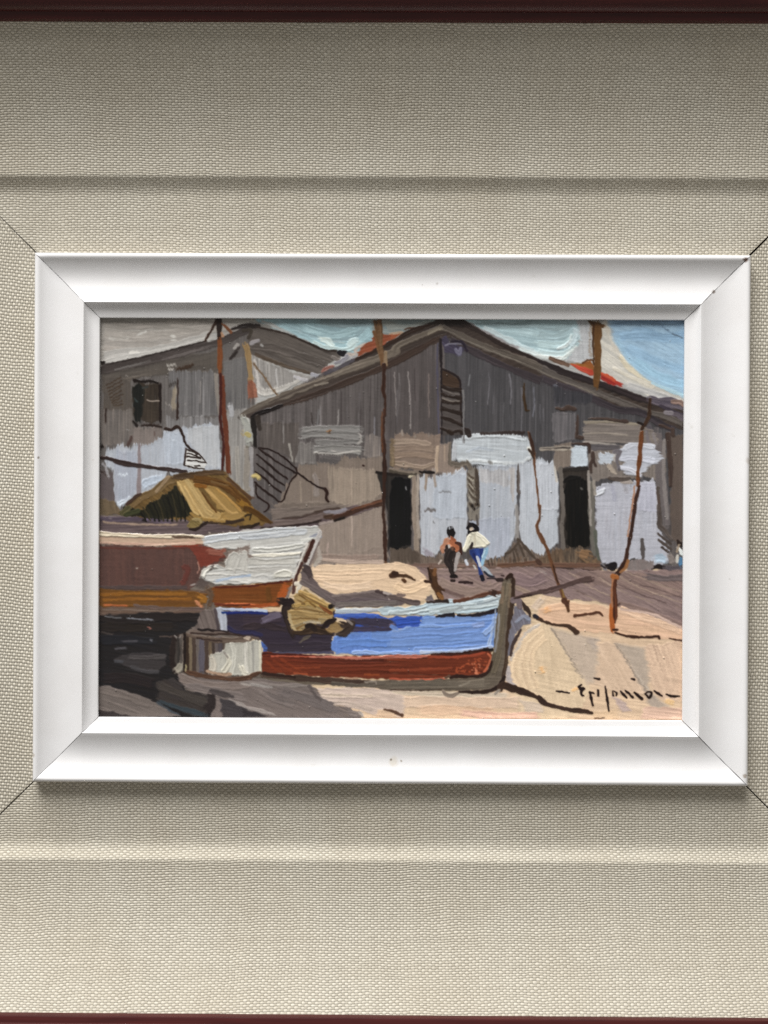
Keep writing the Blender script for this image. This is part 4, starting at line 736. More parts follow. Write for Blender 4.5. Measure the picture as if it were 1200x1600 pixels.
# ---- big red and white boat
part(6, 'painted_boat', 0, 'red, white and ochre painted boat cut by the left edge')
R("Z 130 905 I 200 640 700 650 870 670 860 800 M 830 90 400 85 Z 130 962", (104, 86, 74), 3, c2=(92, 78, 72))
part(61, 'painted_deck', 6)
R("I -20 85 350 85 560 105 740 105 860 130 1200 130 J 0 150 230 125 480 85 640 35 800 20 900 0 1070 0 820 95 620 140 580 170 J 0 200 I 850 225 500 225 -20 205", (92, 80, 82), -2, c2=(102, 90, 90), var=.07, ln=70)
S("I 30 105 200 110 380 105 560 130", 8, (82, 72, 82), (96, 86, 96)); S("I 60 130 200 140 400 150 620 150", 3, (150, 132, 118), dry=.1); S("I 380 110 420 95 470 105", 5, (104, 92, 112), ridge=.6); S("I 560 105 640 110 740 115", 3, (126, 114, 120), dry=.05); S("I 100 100 115 100", 3, (130, 120, 122)); S("I 370 112 380 116", 3, BLK)
S("I 860 180 1000 160 1200 160", 10, (98, 86, 86), (88, 76, 78)); S("J 270 95 380 90 520 70 640 35", [5, 7, 6, 5], (66, 54, 50), (84, 72, 66)); S("J 140 180 320 165 460 145 600 115", [5, 6, 5, 5], (48, 38, 36)); S("J 240 140 420 125 560 95 700 50", 9, (112, 100, 96), (100, 88, 84)); R("J 200 20 460 20 640 0 860 -10 640 30 460 80 230 110", (110, 100, 94), -8, c2=(118, 108, 102))
S("J 640 45 720 50 800 30", 5, (136, 132, 138), ridge=.5); S("J 640 90 690 85 700 100", 7, (70, 54, 44)); S("J 600 140 680 130 720 110", 5, (150, 138, 132), dry=.05)
part(62, 'painted_bowsprit', 6)
S("J 700 98 800 68 870 38 960 8 1088 -28", [7, 10, 10, 9, 9], (62, 44, 36), (80, 56, 46), h=.9); S("F 560 800 660 780 750 772", 3, (70, 58, 52)); S("J 850 32 960 -2 1080 -38", 3, (104, 72, 56), dry=.2); S("J 720 115 790 95", 4, BLK)
part(63, 'painted_hull_side', 6, 'dull red painted side of the boat')
R("I -20 305 250 310 480 325 740 305 880 320 1000 350 1020 400 960 450 850 500 800 600 720 660 400 660 -20 650", (86, 66, 62), 88, c2=(92, 68, 62), var=.07)
S("I 30 640 300 640 700 640", 6, (82, 70, 68), dry=.1); R("I 700 305 880 320 1000 350 1000 400 920 450 830 480 790 440 760 360", (118, 60, 48), 70, c2=(104, 58, 50), var=.1); S("I 600 312 700 312 830 300", 3, (128, 58, 44), dry=.05); S("I 795 440 805 490 795 530", 2, (168, 130, 116), dry=.05); S("I 690 480 720 500 680 600", 8, (100, 56, 50), alpha=.7); S("I 30 330 300 335 700 330", 3, (92, 58, 52), dry=.2); S("I 750 620 770 615", 3, (150, 142, 138)); S("I 310 490 318 490", 2.5, (150, 140, 132)); S("I 880 360 980 370 1000 330", [8, 10, 8], (150, 108, 96), (120, 70, 58), dry=.05)
R("I 820 490 860 470 900 520 870 640 780 640", (92, 82, 78), 80)
part(64, 'painted_gunwale', 6, 'cream and white painted gunwale')
S("I -20 250 200 265 500 275 820 270", 14, (188, 166, 146), (172, 148, 130), ln=80, wd=1.6, end=0, ridge=.4); S("I -20 215 120 225 300 235 500 240 680 238 840 245", [6, 7, 6, 7, 5, 4], (210, 200, 180), (196, 182, 160), ridge=.9, h=1.1, end=0); S("I 30 290 300 300 480 306 760 290", 4, (184, 150, 134), (200, 176, 158)); S("I 600 245 760 248", 3, (96, 78, 66), dry=.1)
for q in ("340 220 350 222", "610 218 615 222", "880 212 890 215", "480 216 490 218", "110 212 120 215", "745 222 750 226", "1045 202 1050 205", "995 205 1000 208"): S("I " + q, 4, (206, 198, 180), h=1.2)
R("I 828 260 880 228 1000 215 1200 190 J 200 178 580 160 610 200 590 250 520 270 450 390 400 560 390 580 200 595 0 615 I 920 620 822 560 850 510 930 460 1000 480 1020 420 1090 350 1010 335 920 340 850 315", (190, 189, 184), -5, c2=(176, 176, 174), var=.07, ln=70, wd=1.8, h=.8, ridge=.7)
S("I 850 270 980 250 1200 225 J 200 210 420 190", 10, (196, 198, 198), (178, 184, 192), ridge=.7, h=.9, ln=80); S("J 0 250 200 235 480 205", 8, (174, 180, 188), (192, 192, 190), ridge=.6, ln=80); S("J 80 345 250 345 460 310", 7, (198, 197, 190), (180, 180, 176), ridge=.9, h=1, ln=80); S("J 80 390 280 385 440 370", 5, (212, 208, 196), ridge=.9, h=1.1); S("J 40 430 200 440 400 430", 11, (176, 174, 168), (188, 186, 180), ridge=.6, ln=80); S("J 40 500 200 500 390 490", 9, (190, 188, 182), (172, 170, 166), ridge=.6); S("J 240 550 320 530 380 545", [8, 12, 7], (200, 198, 188), ridge=1., h=1.2, dry=.05); S("I 860 560 1000 560 1200 570 J 200 570", 12, (184, 184, 182), (198, 196, 190), ridge=.7, ln=80); S("I 940 590 1080 560 1200 545", 4, (160, 172, 188), dry=.05); S("I 830 560 850 515 900 480 950 470", [7, 9, 8, 6], (204, 202, 194), ridge=1., h=1.2); S("I 890 500 920 470", 4, (96, 90, 86), dry=.05)
R("I 1000 372 1060 335 1200 318 J 50 308 58 340 42 378 90 402 40 412 30 500 0 470 I 1160 460 1060 470 1010 430", (118, 106, 100), 80, c2=(130, 118, 110))
S("I 1050 510 1070 430 1110 375", [14, 18, 16], (186, 184, 178), (172, 170, 164), ridge=.8, wd=1.5); S("I 1130 510 1140 430 1140 370", [14, 16, 10], (190, 188, 182), (174, 172, 166), ridge=.8, wd=1.5); S("J 10 370 20 500", 8, (184, 182, 176), ridge=.6); S("J 530 250 580 230 600 240", 6, (138, 140, 148), dry=.05); S("J 460 275 520 260 590 250", 4, (206, 206, 200), h=1.)
part(65, 'painted_stem', 6)
S("J 600 210 580 270 540 370 500 470", [6, 6, 5, 5], (170, 166, 164), (186, 182, 178), ridge=.7); S("J 548 275 515 350 485 430", [7, 8, 6], (62, 38, 32), h=.8); S("J 500 300 460 400 420 510 400 580", 4, (196, 192, 186), ridge=.8, h=1); S("J 460 450 435 510 410 570 390 680", [4, 5, 5, 5], (72, 46, 40), (94, 72, 66), h=.8); S("J 590 290 550 390 520 460", 3, (120, 108, 104)); S("J 410 610 440 620 420 680", [6, 8, 5], (206, 198, 184), h=1); S("J 340 600 360 650 340 700", 8, (132, 122, 118))
part(66, 'painted_bilge_strake', 6, 'ochre painted strake along the bottom of the boat')
R("I -20 645 300 660 600 660 780 670 870 690 860 750 800 790 700 800 300 790 -20 790", (112, 78, 38), 2, c2=(96, 66, 38), var=.1, wd=2, ln=70); S("I 40 700 250 690 450 690 700 690", 5, (138, 96, 44), (118, 80, 38), dry=.1, ln=70); S("I 60 740 300 730 600 730 740 730", 4, (130, 88, 42), dry=.2); S("I 800 700 840 730 830 760", 12, (140, 98, 46)); S("I 780 750 800 770 820 790", [5, 7, 5], (178, 124, 92), dry=.05); S("I 60 775 150 780 240 785", 3, (160, 96, 62), dry=.15); S("M 300 30 500 50 820 60", 5, (104, 88, 82), dry=.1); S("M 60 65 250 65 480 72 640 70", 2, (120, 106, 96), dry=.1)
R("I 890 640 1000 625 1200 620 J 200 600 390 580 330 700 270 790 0 800 I 940 790 880 720", (120, 74, 38), 0, c2=(104, 62, 34), var=.1, ln=60); S("I 920 640 1050 635 1200 630 J 200 610 380 590", 3, (84, 40, 30), dry=.05); S("J 330 620 310 680 280 750", [8, 12, 8], (168, 92, 48), (146, 78, 40), dry=.05); S("J 190 650 200 730", 8, (98, 66, 34), alpha=.8); S("I 940 775 1060 772 1200 775 J 120 785 260 775", [3, 4, 4, 4, 3], (208, 124, 88), (180, 98, 62), ridge=.7, h=.9); S("N 0 45 140 30 270 15", 4, (150, 80, 44)); S("M 930 20 1060 30 1200 25", 3, (96, 50, 34)); S("I 870 650 900 720 880 790", 9, (92, 74, 60))
smear([6, 61, 63, 64, 66], 0, 3.5, 7400)
# ---- nets heaped on the boat
part(7, 'painted_net_heap', 0, 'large heap of tan painted nets on the red and white boat')
R("E 180 800 250 760 360 660 470 630 530 540 640 500 850 485 1010 490 1100 580 1200 690 J 60 20 180 90 230 130 150 150 0 160 I 1150 170 860 130 560 100 340 90 I 150 60", (98, 78, 48), 40, c2=(112, 90, 56), var=.1)
R("E 20 690 140 720 180 780 I 200 60 30 80", (96, 84, 68), 80, c2=(110, 96, 78)); S("E 250 770 350 690 470 630 540 570 620 550", [11, 13, 12, 11, 9], (116, 96, 66), (98, 80, 56), ridge=.4); S("E 240 740 310 680 350 660", [4, 7, 4], (62, 46, 38)); S("E 600 525 680 520 760 510 900 490 1000 495", [8, 9, 8, 8, 7], (72, 56, 40), (88, 70, 52)); S("E 470 640 530 570 560 530", 6, (130, 112, 90))
R("E 330 790 480 700 620 600 660 650 750 790 I 730 90 560 100 400 95 250 80 190 60 220 10", (32, 31, 22), 62, c2=(42, 40, 28), var=.2, wd=2)
for k in range(10): S("E %d %d %d %d %d %d" % (330 + k * 38, 780 - k * 16, 370 + k * 36, 830 - k * 8, 390 + k * 34, 870), 2.4, [(20, 19, 15), (58, 52, 36), (26, 26, 20)][k % 3], h=.7)
S("I 230 70 330 40", 7, (62, 64, 44), dry=.1); S("I 200 60 250 20", 8, (84, 80, 56), dry=.1)
R("E 630 565 700 540 760 555 810 640 860 720 930 800 I 1000 60 960 125 900 110 840 100 770 40 E 735 750 680 660", (172, 148, 104), 58, c2=(154, 128, 84), var=.1, wd=2.2, ridge=.5); S("E 640 570 700 680 760 790 I 800 70", 4, (186, 160, 112), ridge=.8, h=1); S("E 710 560 790 680 860 790 I 900 70", 6, (184, 160, 114), (162, 136, 92), ridge=.5); S("E 690 600 760 720 830 830", 3, (196, 168, 118), dry=.1, ridge=.7)
R("E 840 610 890 590 960 620 1060 710 1130 790 I 1190 60 1130 110 960 125 1000 40 E 960 780 900 690", (158, 132, 86), 48, c2=(138, 110, 66), var=.1, wd=2.2, ridge=.5); S("E 850 610 940 700 1040 800 I 1100 60", 4, (174, 144, 96), ridge=.7); S("E 940 620 1040 700 1130 790", 4, (164, 130, 78), ridge=.6); S("E 830 650 880 730 940 800", 3, (88, 62, 32))
S("E 760 540 900 560 1040 610 1120 690 1200 760", [12, 13, 13, 12, 11], (84, 58, 30), (102, 74, 40), ridge=.4); S("E 780 590 850 600", 7, (124, 84, 40)); S("E 900 560 960 580 1030 590", 3, (112, 88, 58), dry=.1); S("E 1030 540 1120 620 1200 690", 6, (78, 56, 38), (100, 80, 60)); S("E 1120 720 1200 780 J 60 60", 12, (140, 106, 50), (112, 82, 38)); S("J 0 20 70 40 140 90 220 135", [9, 10, 9, 5], (88, 62, 30), (66, 48, 26)); R("J 0 80 60 60 120 100 130 140 60 160 0 160", (132, 108, 66), 30, c2=(110, 86, 48)); S("J 20 80 60 70 50 110", 3, (50, 40, 28)); S("J 0 165 60 165 120 140", [4, 5, 4], (44, 34, 28)); S("I 1130 170 1180 165 1200 160", 6, (52, 42, 34))
S("I 850 130 940 128 1060 130 1150 110", [4, 5, 5, 4], (58, 46, 38)); S("I 740 60 800 100 900 115 1000 120", 5, (150, 122, 74), ridge=.6, dry=.05); S("I 940 110 1000 115", 5, (182, 158, 116), h=1)
R("I 705 155 740 105 790 92 835 100 835 145 790 178 740 180", (112, 98, 62), 35, c2=(132, 116, 78), ridge=.5, rag=1); S("I 730 182 780 185 835 150 870 130", [3, 5, 5, 3], (44, 34, 30)); S("I 760 110 800 110 820 130", 5, (142, 126, 90), ridge=.6)

# ---- blue boat
part(8, 'painted_boat', 0, 'blue painted boat with white gunwale and red bottom on the sand')
R("M 1000 75 1200 80 N 300 70 720 70 720 200 700 280 705 390 500 400 180 385 140 300 M 1030 245", (60, 52, 62), 2, c2=(50, 44, 54), var=.08)
S("N 0 150 150 140 300 130", 12, (66, 56, 62), (56, 48, 58)); S("N 0 200 180 190 340 220", 10, (54, 46, 50), (64, 54, 58)); S("N 150 155 220 120 290 100", [8, 12, 8], (112, 104, 118), (80, 72, 86), dry=.15); S("M 1010 90 1100 85 1200 85 N 180 90", 5, (34, 46, 104), (42, 52, 112)); S("M 1030 200 1100 240 1200 240 N 140 260", 7, (50, 48, 74)); S("N 140 330 170 360 170 390", 8, (72, 98, 158)); S("N 200 360 400 355 700 345", 14, (62, 54, 62), (52, 46, 56)); S("N 180 400 400 402 560 400 700 400", 4, (88, 86, 104), (70, 66, 84))
part(81, 'painted_hull_side', 8, 'bright blue sunlit painted side of the boat')
R("N 700 270 780 255 860 240 1200 215 O 100 210 230 180 240 115 500 110 840 75 830 200 815 360 640 390 300 405 0 415 N 900 420 720 405 690 370", (118, 146, 198), 0, c2=(104, 134, 190), var=.06, ln=80, wd=2.2, ridge=.5)
R("N 700 275 800 255 1000 250 1000 400 740 400 690 370", (98, 128, 190), 85, c2=(110, 140, 198), var=.05); S("N 760 330 900 320 1100 330 1200 320", 12, (108, 140, 198), (96, 128, 188), ln=70); S("N 860 400 950 395 1050 405 1200 400 O 100 405 300 400", [5, 7, 5, 6, 7, 6], (158, 176, 208), (130, 156, 204), ridge=.8, h=.9, dry=.05)
S("O 100 200 280 190 450 195 640 180", [5, 5, 5, 4], (142, 168, 212), (126, 154, 206), ridge=.8, ln=80, h=.9); S("O 0 260 200 240 450 235 700 210", 12, (126, 152, 202), (112, 142, 196), ln=80, ridge=.4); S("O 0 330 250 310 500 300 760 270", 14, (116, 146, 200), (128, 154, 202), ln=80, ridge=.4); S("O 250 150 500 140 820 110", 11, (128, 154, 200), (118, 146, 198), ln=80); S("O 200 380 450 370 640 360 780 340", 8, (138, 162, 206), (122, 150, 202), ridge=.6); S("O 640 190 700 180 740 170", 9, (140, 160, 204)); S("O 730 260 760 230 800 190 820 120", [7, 9, 9, 6], (152, 172, 208), (130, 156, 202), ridge=.9, h=1); S("O 770 330 790 260 800 200", 5, (164, 182, 212), dry=.1, h=1); S("O 240 395 500 392 640 380 790 355", 5, (186, 194, 210), (160, 176, 206), ridge=.8, h=.9)
R("N 720 95 900 90 1060 95 1130 130 1200 110 O 100 115 240 115 230 185 100 210 0 220 N 1160 215 1000 235 860 240 840 150 730 120", (62, 88, 164), 0, c2=(54, 76, 150), var=.08, ln=60); S("N 720 110 880 105 1050 110", 5, (84, 112, 180), (66, 92, 168)); S("O 20 160 120 150 230 140", 12, (64, 94, 176), (56, 82, 160)); S("N 830 150 950 160 1080 165 1170 180", [9, 12, 12, 10], (66, 60, 74), (58, 54, 70)); S("N 850 215 1000 215 1120 215 1180 200", 8, (62, 56, 72), (70, 66, 86)); S("O 0 185 20 185", 7, (104, 94, 110)); S("N 1160 195 1200 215 O 20 225", 5, (110, 138, 196)); S("O 20 225 60 230 130 200", 4, (140, 164, 208), ridge=.6)
part(82, 'painted_gunwale', 8, 'white painted gunwale of the blue boat')
R("N 720 55 1000 50 1200 30 O 100 45 300 10 500 -20 860 -70 862 50 700 85 500 95 360 105 0 110 N 1090 110 1040 75 720 95", (180, 194, 200), -6, c2=(164, 180, 188), var=.06, ln=70, h=.8, ridge=.7); S("N 730 85 900 75 1040 70", 5, (176, 186, 196), (156, 160, 168), ridge=.6); S("O 0 90 150 80 300 50 450 20 640 0", 8, (192, 202, 204), (176, 190, 196), ridge=.8, h=1); S("O 300 70 500 50 700 30 850 10", 9, (196, 206, 208), (178, 192, 198), ridge=.7, h=.9); S("K 300 785 500 760 700 730 860 700", 8, (172, 188, 196), (188, 200, 206), ridge=.7); S("K 740 745 800 725 850 705", 7, (196, 206, 210), h=1); S("N 720 55 850 60 1000 55", 3, (196, 200, 202)); S("O 400 80 480 70 560 50", 5, (156, 164, 166), dry=.15); S("O 680 20 760 5 840 -15", 3, (148, 158, 164), dry=.1)
S("M 945 60 1040 62 1200 65 N 180 72", [4, 5, 4, 4], (188, 198, 214), (160, 172, 196), ridge=.6); R("M 942 50 985 55 1020 90 1030 235 965 235", (160, 164, 172), 82, c2=(176, 180, 190), ridge=.5); S("M 985 90 1015 85", 4, (34, 56, 110))
S("O 360 118 420 108 490 103", [3, 5, 6], (36, 32, 38), h=.8); S("O 525 106 620 108 720 98 840 65", [4, 5, 6, 6], (40, 34, 38), h=.8)
part(83, 'painted_bottom', 8, 'rust red painted bottom of the blue boat')
R("N 140 395 400 412 700 428 1200 425 O 0 425 300 420 600 395 740 372 805 400 795 480 740 560 640 590 400 600 0 612 N 1100 605 600 590 400 570 140 560", (98, 48, 33), 1, c2=(114, 58, 40), var=.1, ln=80)
S("N 170 440 400 450 700 460 1100 460", 10, (88, 42, 30), (106, 52, 36), ln=80); S("N 400 520 700 530 1000 520 1200 520", 10, (110, 54, 36), (94, 46, 32), ln=80); S("N 140 405 350 415 560 425 800 440", [3, 3, 3, 4], (70, 32, 26)); S("N 220 425 400 428 560 432", 2.5, (176, 96, 74), dry=.1); S("N 520 435 700 437 900 445 1040 440 1200 428 O 100 432 260 430 310 425", [2, 4, 4, 5, 5, 5, 6, 3], (186, 122, 106), (160, 90, 74), ridge=.8, h=.9, dry=.04); S("O 300 432 500 435 640 420 740 400", 4, (158, 78, 56), (130, 62, 44), dry=.05, ridge=.6); S("O 0 540 250 530 480 520", 4, (128, 66, 46), dry=.25); S("N 400 560 500 570", 3, (150, 80, 54), dry=.1)
for q in ("N 180 470 250 530 290 545", "N 240 460 320 520 370 545", "N 300 450 380 510 440 540"): S(q, 4, (118, 58, 38), dry=.1)
dots(46, 712, 1029, 762, 1053, 3, (150, 78, 52), 3, .8); dots(14, 735, 1036, 762, 1054, 2.4, (196, 126, 98), 4, 1.); S("O 730 550 770 500 785 440 760 410", [3, 4, 4, 3], (176, 100, 74), ridge=.8, dry=.05)
S("N 800 600 850 605 890 600", 3, (170, 140, 118), dry=.1); S("O 0 606 200 610 440 602", [3, 3, 3], (172, 92, 72), ridge=.6); S("N 950 570 1060 575", 3, (136, 72, 44), dry=.1); S("N 400 520 600 510", 2, (140, 72, 48), dry=.2)
S("O 320 412 500 408 640 395 760 372", [3, 4, 5, 5], (62, 36, 30)); S("O 735 375 795 378", 6, BLK, h=.8)
part(84, 'painted_keel', 8, 'grey painted keel and stem post of the blue boat')
R("N 140 565 400 575 700 600 1000 612 O 0 615 300 612 460 600 640 595 750 570 800 480 815 350 840 200 860 0 K 860 680 885 580 930 540 975 590 965 780 O 945 250 920 450 900 580 840 660 740 700 400 700 0 695 N 900 665 500 645 300 625 140 600", (98, 89, 79), 2, c2=(108, 99, 88), var=.06, ln=60)
S("N 150 575 400 595 700 620 1000 640", 9, (62, 48, 42), (78, 64, 56), ln=60); S("N 130 555 250 575 400 590", 4, (50, 36, 32)); S("N 700 640 900 655 1100 640", 6, (94, 86, 78), (110, 102, 92)); S("O 0 655 300 650 560 650 740 640", 13, (106, 98, 88), (116, 107, 96), ln=70); S("O 540 660 600 640 620 625", 3, (134, 126, 114), dry=.05); S("N 950 630 1030 625 1040 640", 3, (140, 130, 120), dry=.1)
S("K 905 600 890 720 O 880 0 860 150 845 300 830 440 790 560", [11, 13, 14, 13, 13, 14, 12], (98, 89, 76), (112, 102, 88), ln=60, ridge=.4); S("K 960 580 958 700 O 945 50 925 220 910 380 900 500 880 590", [6, 7, 7, 7, 6, 6, 5], (56, 42, 34), (74, 60, 50), ln=60); S("K 900 580 935 545 950 570", [6, 9, 7], (48, 34, 28), h=.9); S("K 880 640 870 760", 5, (124, 108, 92), dry=.1); S("O 850 100 840 250 820 390", 3, (136, 134, 132), dry=.1); S("K 935 620 925 790", 4, (120, 106, 90), dry=.1); S("O 820 60 815 280", 2, (150, 160, 176), dry=.1)
S("O 470 592 520 585 640 585 720 575 770 540 790 470", [6, 7, 4, 5, 4, 3], (48, 32, 28), h=.8); S("O 430 595 460 580", 4, (96, 76, 64)); S("O 0 690 200 695 400 690", 2, (78, 66, 58))
on(4)
S("O 410 700 440 730 480 735 530 715", [3, 7, 8, 4], (150, 138, 126), (120, 108, 98)); S("O 540 705 640 708 740 705 820 680 870 630 890 590", [4, 5, 6, 7, 7, 6], (46, 34, 30), h=.8); S("O 850 690 880 655 960 680 1040 705 1130 740 1195 780 Q 10 750 50 790 100 810 250 845 340 855", [7, 11, 14, 9, 7, 6, 7, 9, 8, 7, 7], (54, 40, 34), (66, 50, 42), h=.8); S("Q 340 855 390 862 425 872", [6, 7, 4], (62, 46, 38), h=.8); S("O 820 720 850 690", 4, (150, 140, 130)); S("N 1100 845 1150 850 1200 870 O 40 865 90 890", [3, 5, 6, 7, 6], (88, 66, 54), h=.7)
R("O 965 40 1010 20 1060 100 1095 125 1100 170 1030 190 980 260 940 400 915 430 930 250", (112, 108, 116), 70, c2=(124, 124, 136), rag=2); S("O 940 420 960 330 1000 260 1020 220", [4, 5, 4, 3], (70, 58, 56)); S("O 1020 -10 1060 50 1085 85 1092 115", [4, 7, 6, 4], (60, 48, 42), h=.8); S("O 985 160 1040 120 1080 140", 7, (132, 136, 150), dry=.05); S("K 960 740 1000 740 1010 790", 8, (112, 100, 102))
S("O 1130 115 1160 130 1200 155 Q 0 140 130 180 210 185 260 205 305 240", [8, 5, 4, 4, 4, 4.5, 6, 8], (70, 52, 42), h=.8); S("O 1128 112 1145 120", 7, (44, 42, 50)); S("Q 220 -20 232 30 240 75", [5, 6, 5], (84, 58, 40), h=.8); S("Q 290 110 330 105 440 90 480 85 512 110", [6, 5, 5, 6, 3], (84, 56, 42), h=.8); S("Q 605 240 680 265 780 278 880 278 940 272 955 288", [3, 5, 5, 4, 4, 3], (60, 40, 32), h=.8); S("Q 1030 290 1080 298 1140 308", [1.5, 3, 4], (74, 52, 42)); S("Q 445 912 520 912", 2, (74, 54, 44))
S("Z 140 478 141 480", 1, DK)
# small net and dark knot at the stern of the blue boat
part(9, 'painted_net_bundle', 0, 'small tan painted net bundle hung over the blue boat')
R("J 390 710 440 660 480 655 600 720 700 790 N 720 60 700 110 690 140 620 170 560 180 500 230 400 230 370 180 340 80 J 400 770", (168, 146, 106), 30, c2=(150, 126, 86), var=.1, ridge=.5); S("J 440 670 540 720 640 770 700 790", 7, (188, 160, 110), (168, 140, 92), ridge=.7); S("N 370 40 480 20 600 30 690 70", 7, (176, 150, 98), (156, 128, 80), ridge=.6); S("N 350 90 450 90 560 110 680 120", 9, (150, 126, 86), (166, 142, 100), ridge=.5); S("N 380 200 450 190 520 160 640 150", 8, (158, 140, 108), (132, 116, 86), ridge=.5); S("J 440 700 500 740 560 790", 3, (112, 86, 50)); S("N 600 30 640 60 690 95", [4, 6, 4], (122, 78, 48)); S("N 480 170 520 160 600 165", 4, (176, 164, 142)); S("N 360 100 380 180 410 230", 4, (178, 160, 124), ridge=.7); S("J 470 760 520 745 600 775 N 560 0", 3, (128, 102, 60), dry=.05); S("N 680 40 700 30", 6, BLK)
S("J 460 690 540 740 640 790", 2.6, (118, 94, 60), dry=.1); S("N 400 60 500 60 640 90", 2.6, (118, 94, 60), dry=.1); S("N 380 140 470 130 580 140", 2.6, (118, 94, 60), dry=.1); S("N 420 210 480 180", 2.6, (118, 94, 60), dry=.1); S("J 420 740 480 770 N 460 20", 2.6, (118, 94, 60), dry=.1); S("J 280 740 320 750 350 790 N 320 60 340 160 370 240 390 275", [10, 14, 13, 8, 8, 7, 6], (44, 36, 34), (58, 48, 44), h=.8); S("N 300 10 360 0 380 30", 10, (40, 32, 32)); S("N 380 240 460 245 540 215 620 230 700 250", [5, 8, 14, 10, 5], (54, 42, 34), (68, 54, 42), h=.8); S("N 440 320 480 290 520 270", [3, 5, 4], (96, 88, 80)); S("N 500 190 530 190 560 220", 7, (46, 36, 32)); R("N 640 220 680 180 720 150 760 170 790 200 760 240 690 250", (146, 124, 90), 30, c2=(128, 106, 74), ridge=.6, rag=1); S("N 620 200 660 165 700 150 720 140", [5, 8, 7, 4], (42, 32, 30), h=.8); S("N 760 170 800 185 840 160 860 180 810 230 780 250 720 255", [6, 10, 7, 7, 12, 10, 5], (56, 46, 42), (70, 60, 54), h=.9); S("N 820 150 850 175", 5, (124, 116, 110)); S("N 745 160 780 180", 3, (186, 164, 128), h=1)
# stern shadow shapes above the gunwale
on(4)
R("J 440 570 460 480 500 480 520 520 550 580 600 640 710 700 880 680 1050 660 1110 690 1200 700 K 60 720 160 740 K 100 780 0 790 J 760 795 700 770 560 680", (98, 88, 88), 20, c2=(110, 98, 96), var=.08); S("J 470 480 500 500 530 560", [8, 13, 9], (72, 62, 62)); S("J 460 600 560 660 700 750", 8, (110, 100, 98), (94, 84, 84)); S("J 700 705 860 690 1060 665", 4, (136, 124, 120), (112, 100, 98)); S("J 740 780 900 750 1100 755 1200 745", 10, (90, 80, 84), (104, 94, 94), ln=50); S("J 1040 670 1090 680 1110 700", 4, (72, 60, 60)); S("J 1100 680 1160 700 1140 730", 4, (160, 150, 146), dry=.05); S("N 720 25 900 20 1200 10", 9, (118, 110, 106), (104, 96, 94)); S("K 0 710 80 730 160 755 210 760", 8, (86, 74, 72), (100, 90, 88)); S("K 60 700 110 700", 5, (122, 106, 100))
S("K 290 755 360 748 440 745", [4, 6, 5], (52, 42, 40)); R("K 270 700 320 700 340 740 280 740", (110, 102, 104), 20)
S("K 500 748 580 735 660 715 760 690 850 680", [5, 6, 6, 6, 5], (82, 54, 42), (100, 68, 54), h=.8); S("K 790 680 830 690", 9, (60, 42, 36)); S("K 360 740 400 745 450 755", 4, (44, 36, 34))
part(45, 'painted_plank', 0, 'dark painted plank stuck in the sand behind the blue boat')
S("K 325 490 330 540 340 600 370 660 390 720", [13, 13, 11, 12, 11], (66, 46, 32), (82, 58, 40), h=.8); S("K 295 490 305 540 320 600", 3, (42, 30, 24)); S("K 350 500 345 540", 5, (112, 80, 54)); S("K 375 690 400 715 405 730", [7, 8, 4], (128, 92, 58)); S("K 380 640 420 665", [6, 3], (70, 50, 38)); S("K 275 592 310 598", 4, (60, 42, 36))
on(4)
S("K 10 545 60 545 120 550 160 565 190 580", [8, 5, 5, 5, 3], (74, 54, 40), h=.8); S("K 25 530 35 540", 7, (70, 50, 38)); S("K 100 580 112 592", 5, (84, 58, 40)); S("J 1150 555 1180 545 1200 540", [4, 6, 7], (58, 40, 32)); S("J 1175 530 1200 530", 5, (54, 38, 30))
# ---- tub
part(10, 'painted_tub', 0, 'round painted tub with white side in front of the blue boat')
R("M 690 255 800 285 990 315 1200 310 N 140 295 142 555 60 585 N 0 590 M 1100 610 900 595 760 570 690 545", (82, 72, 66), 90, c2=(96, 86, 80), wd=2.2, var=.12)
R("M 820 85 930 55 965 235 720 245 780 190", (102, 92, 88), 70, c2=(114, 104, 100)); S("M 930 60 945 150 960 230", 5, (78, 70, 72)); S("M 740 230 900 240 1030 245", 5, (120, 108, 100), (96, 84, 78)); S("M 800 215 830 225 870 218 910 228", [4, 5, 4, 5], (34, 28, 28)); S("M 905 228 960 228 1030 238", 3, (40, 32, 32))
for x, w, c in ((712, 6, (58, 46, 38)), (738, 5, (112, 100, 84)), (765, 6, (74, 62, 56)), (795, 6, (104, 96, 92)), (825, 9, (92, 88, 96)), (862, 6, (74, 62, 56)), (890, 5, (108, 94, 78)), (915, 4, (66, 56, 52)), (940, 5, (98, 90, 90)), (970, 6, (80, 74, 78))): S("M %d 285 %d 420 %d %d" % (x, x + 2, x + 2, 550 if x < 870 else 420), w, c, ridge=.4, wd=1.2)
part(101, 'painted_tub_side', 10, 'white sunlit painted side of the tub')
R("M 1005 322 1200 318 N 100 298 138 300 140 555 60 580 N 0 585 M 1050 575 890 560 880 480 885 410 960 400 1000 380", (182, 180, 170), 88, c2=(168, 166, 158), var=.09, wd=1.8, ridge=.6, h=.8); S("M 1060 330 1080 430 1060 560", 8, (194, 192, 182), ridge=.7, wd=1.2, h=.9); S("M 900 430 920 500 900 550", 9, (186, 180, 168), ridge=.6, wd=1.2); S("M 1020 420 1040 480 1000 545", [4, 8, 8], (196, 192, 178), h=1, ridge=.8); S("M 1000 400 1030 440", 4, (140, 134, 128)); S("M 1160 340 1165 560", 2.5, (150, 148, 142)); S("N 130 310 135 430 132 545", 4, (200, 196, 180), h=1, ridge=.8); S("N 20 320 25 560", 6, (196, 193, 184), ridge=.6); S("N 75 310 80 570", 3, (154, 152, 146), dry=.1); S("M 870 545 950 565 1050 570", 5, (172, 146, 126), dry=.1); S("M 1130 500 1160 560 1190 570", [8, 10, 8], (204, 200, 186), h=1.1, dry=.1)
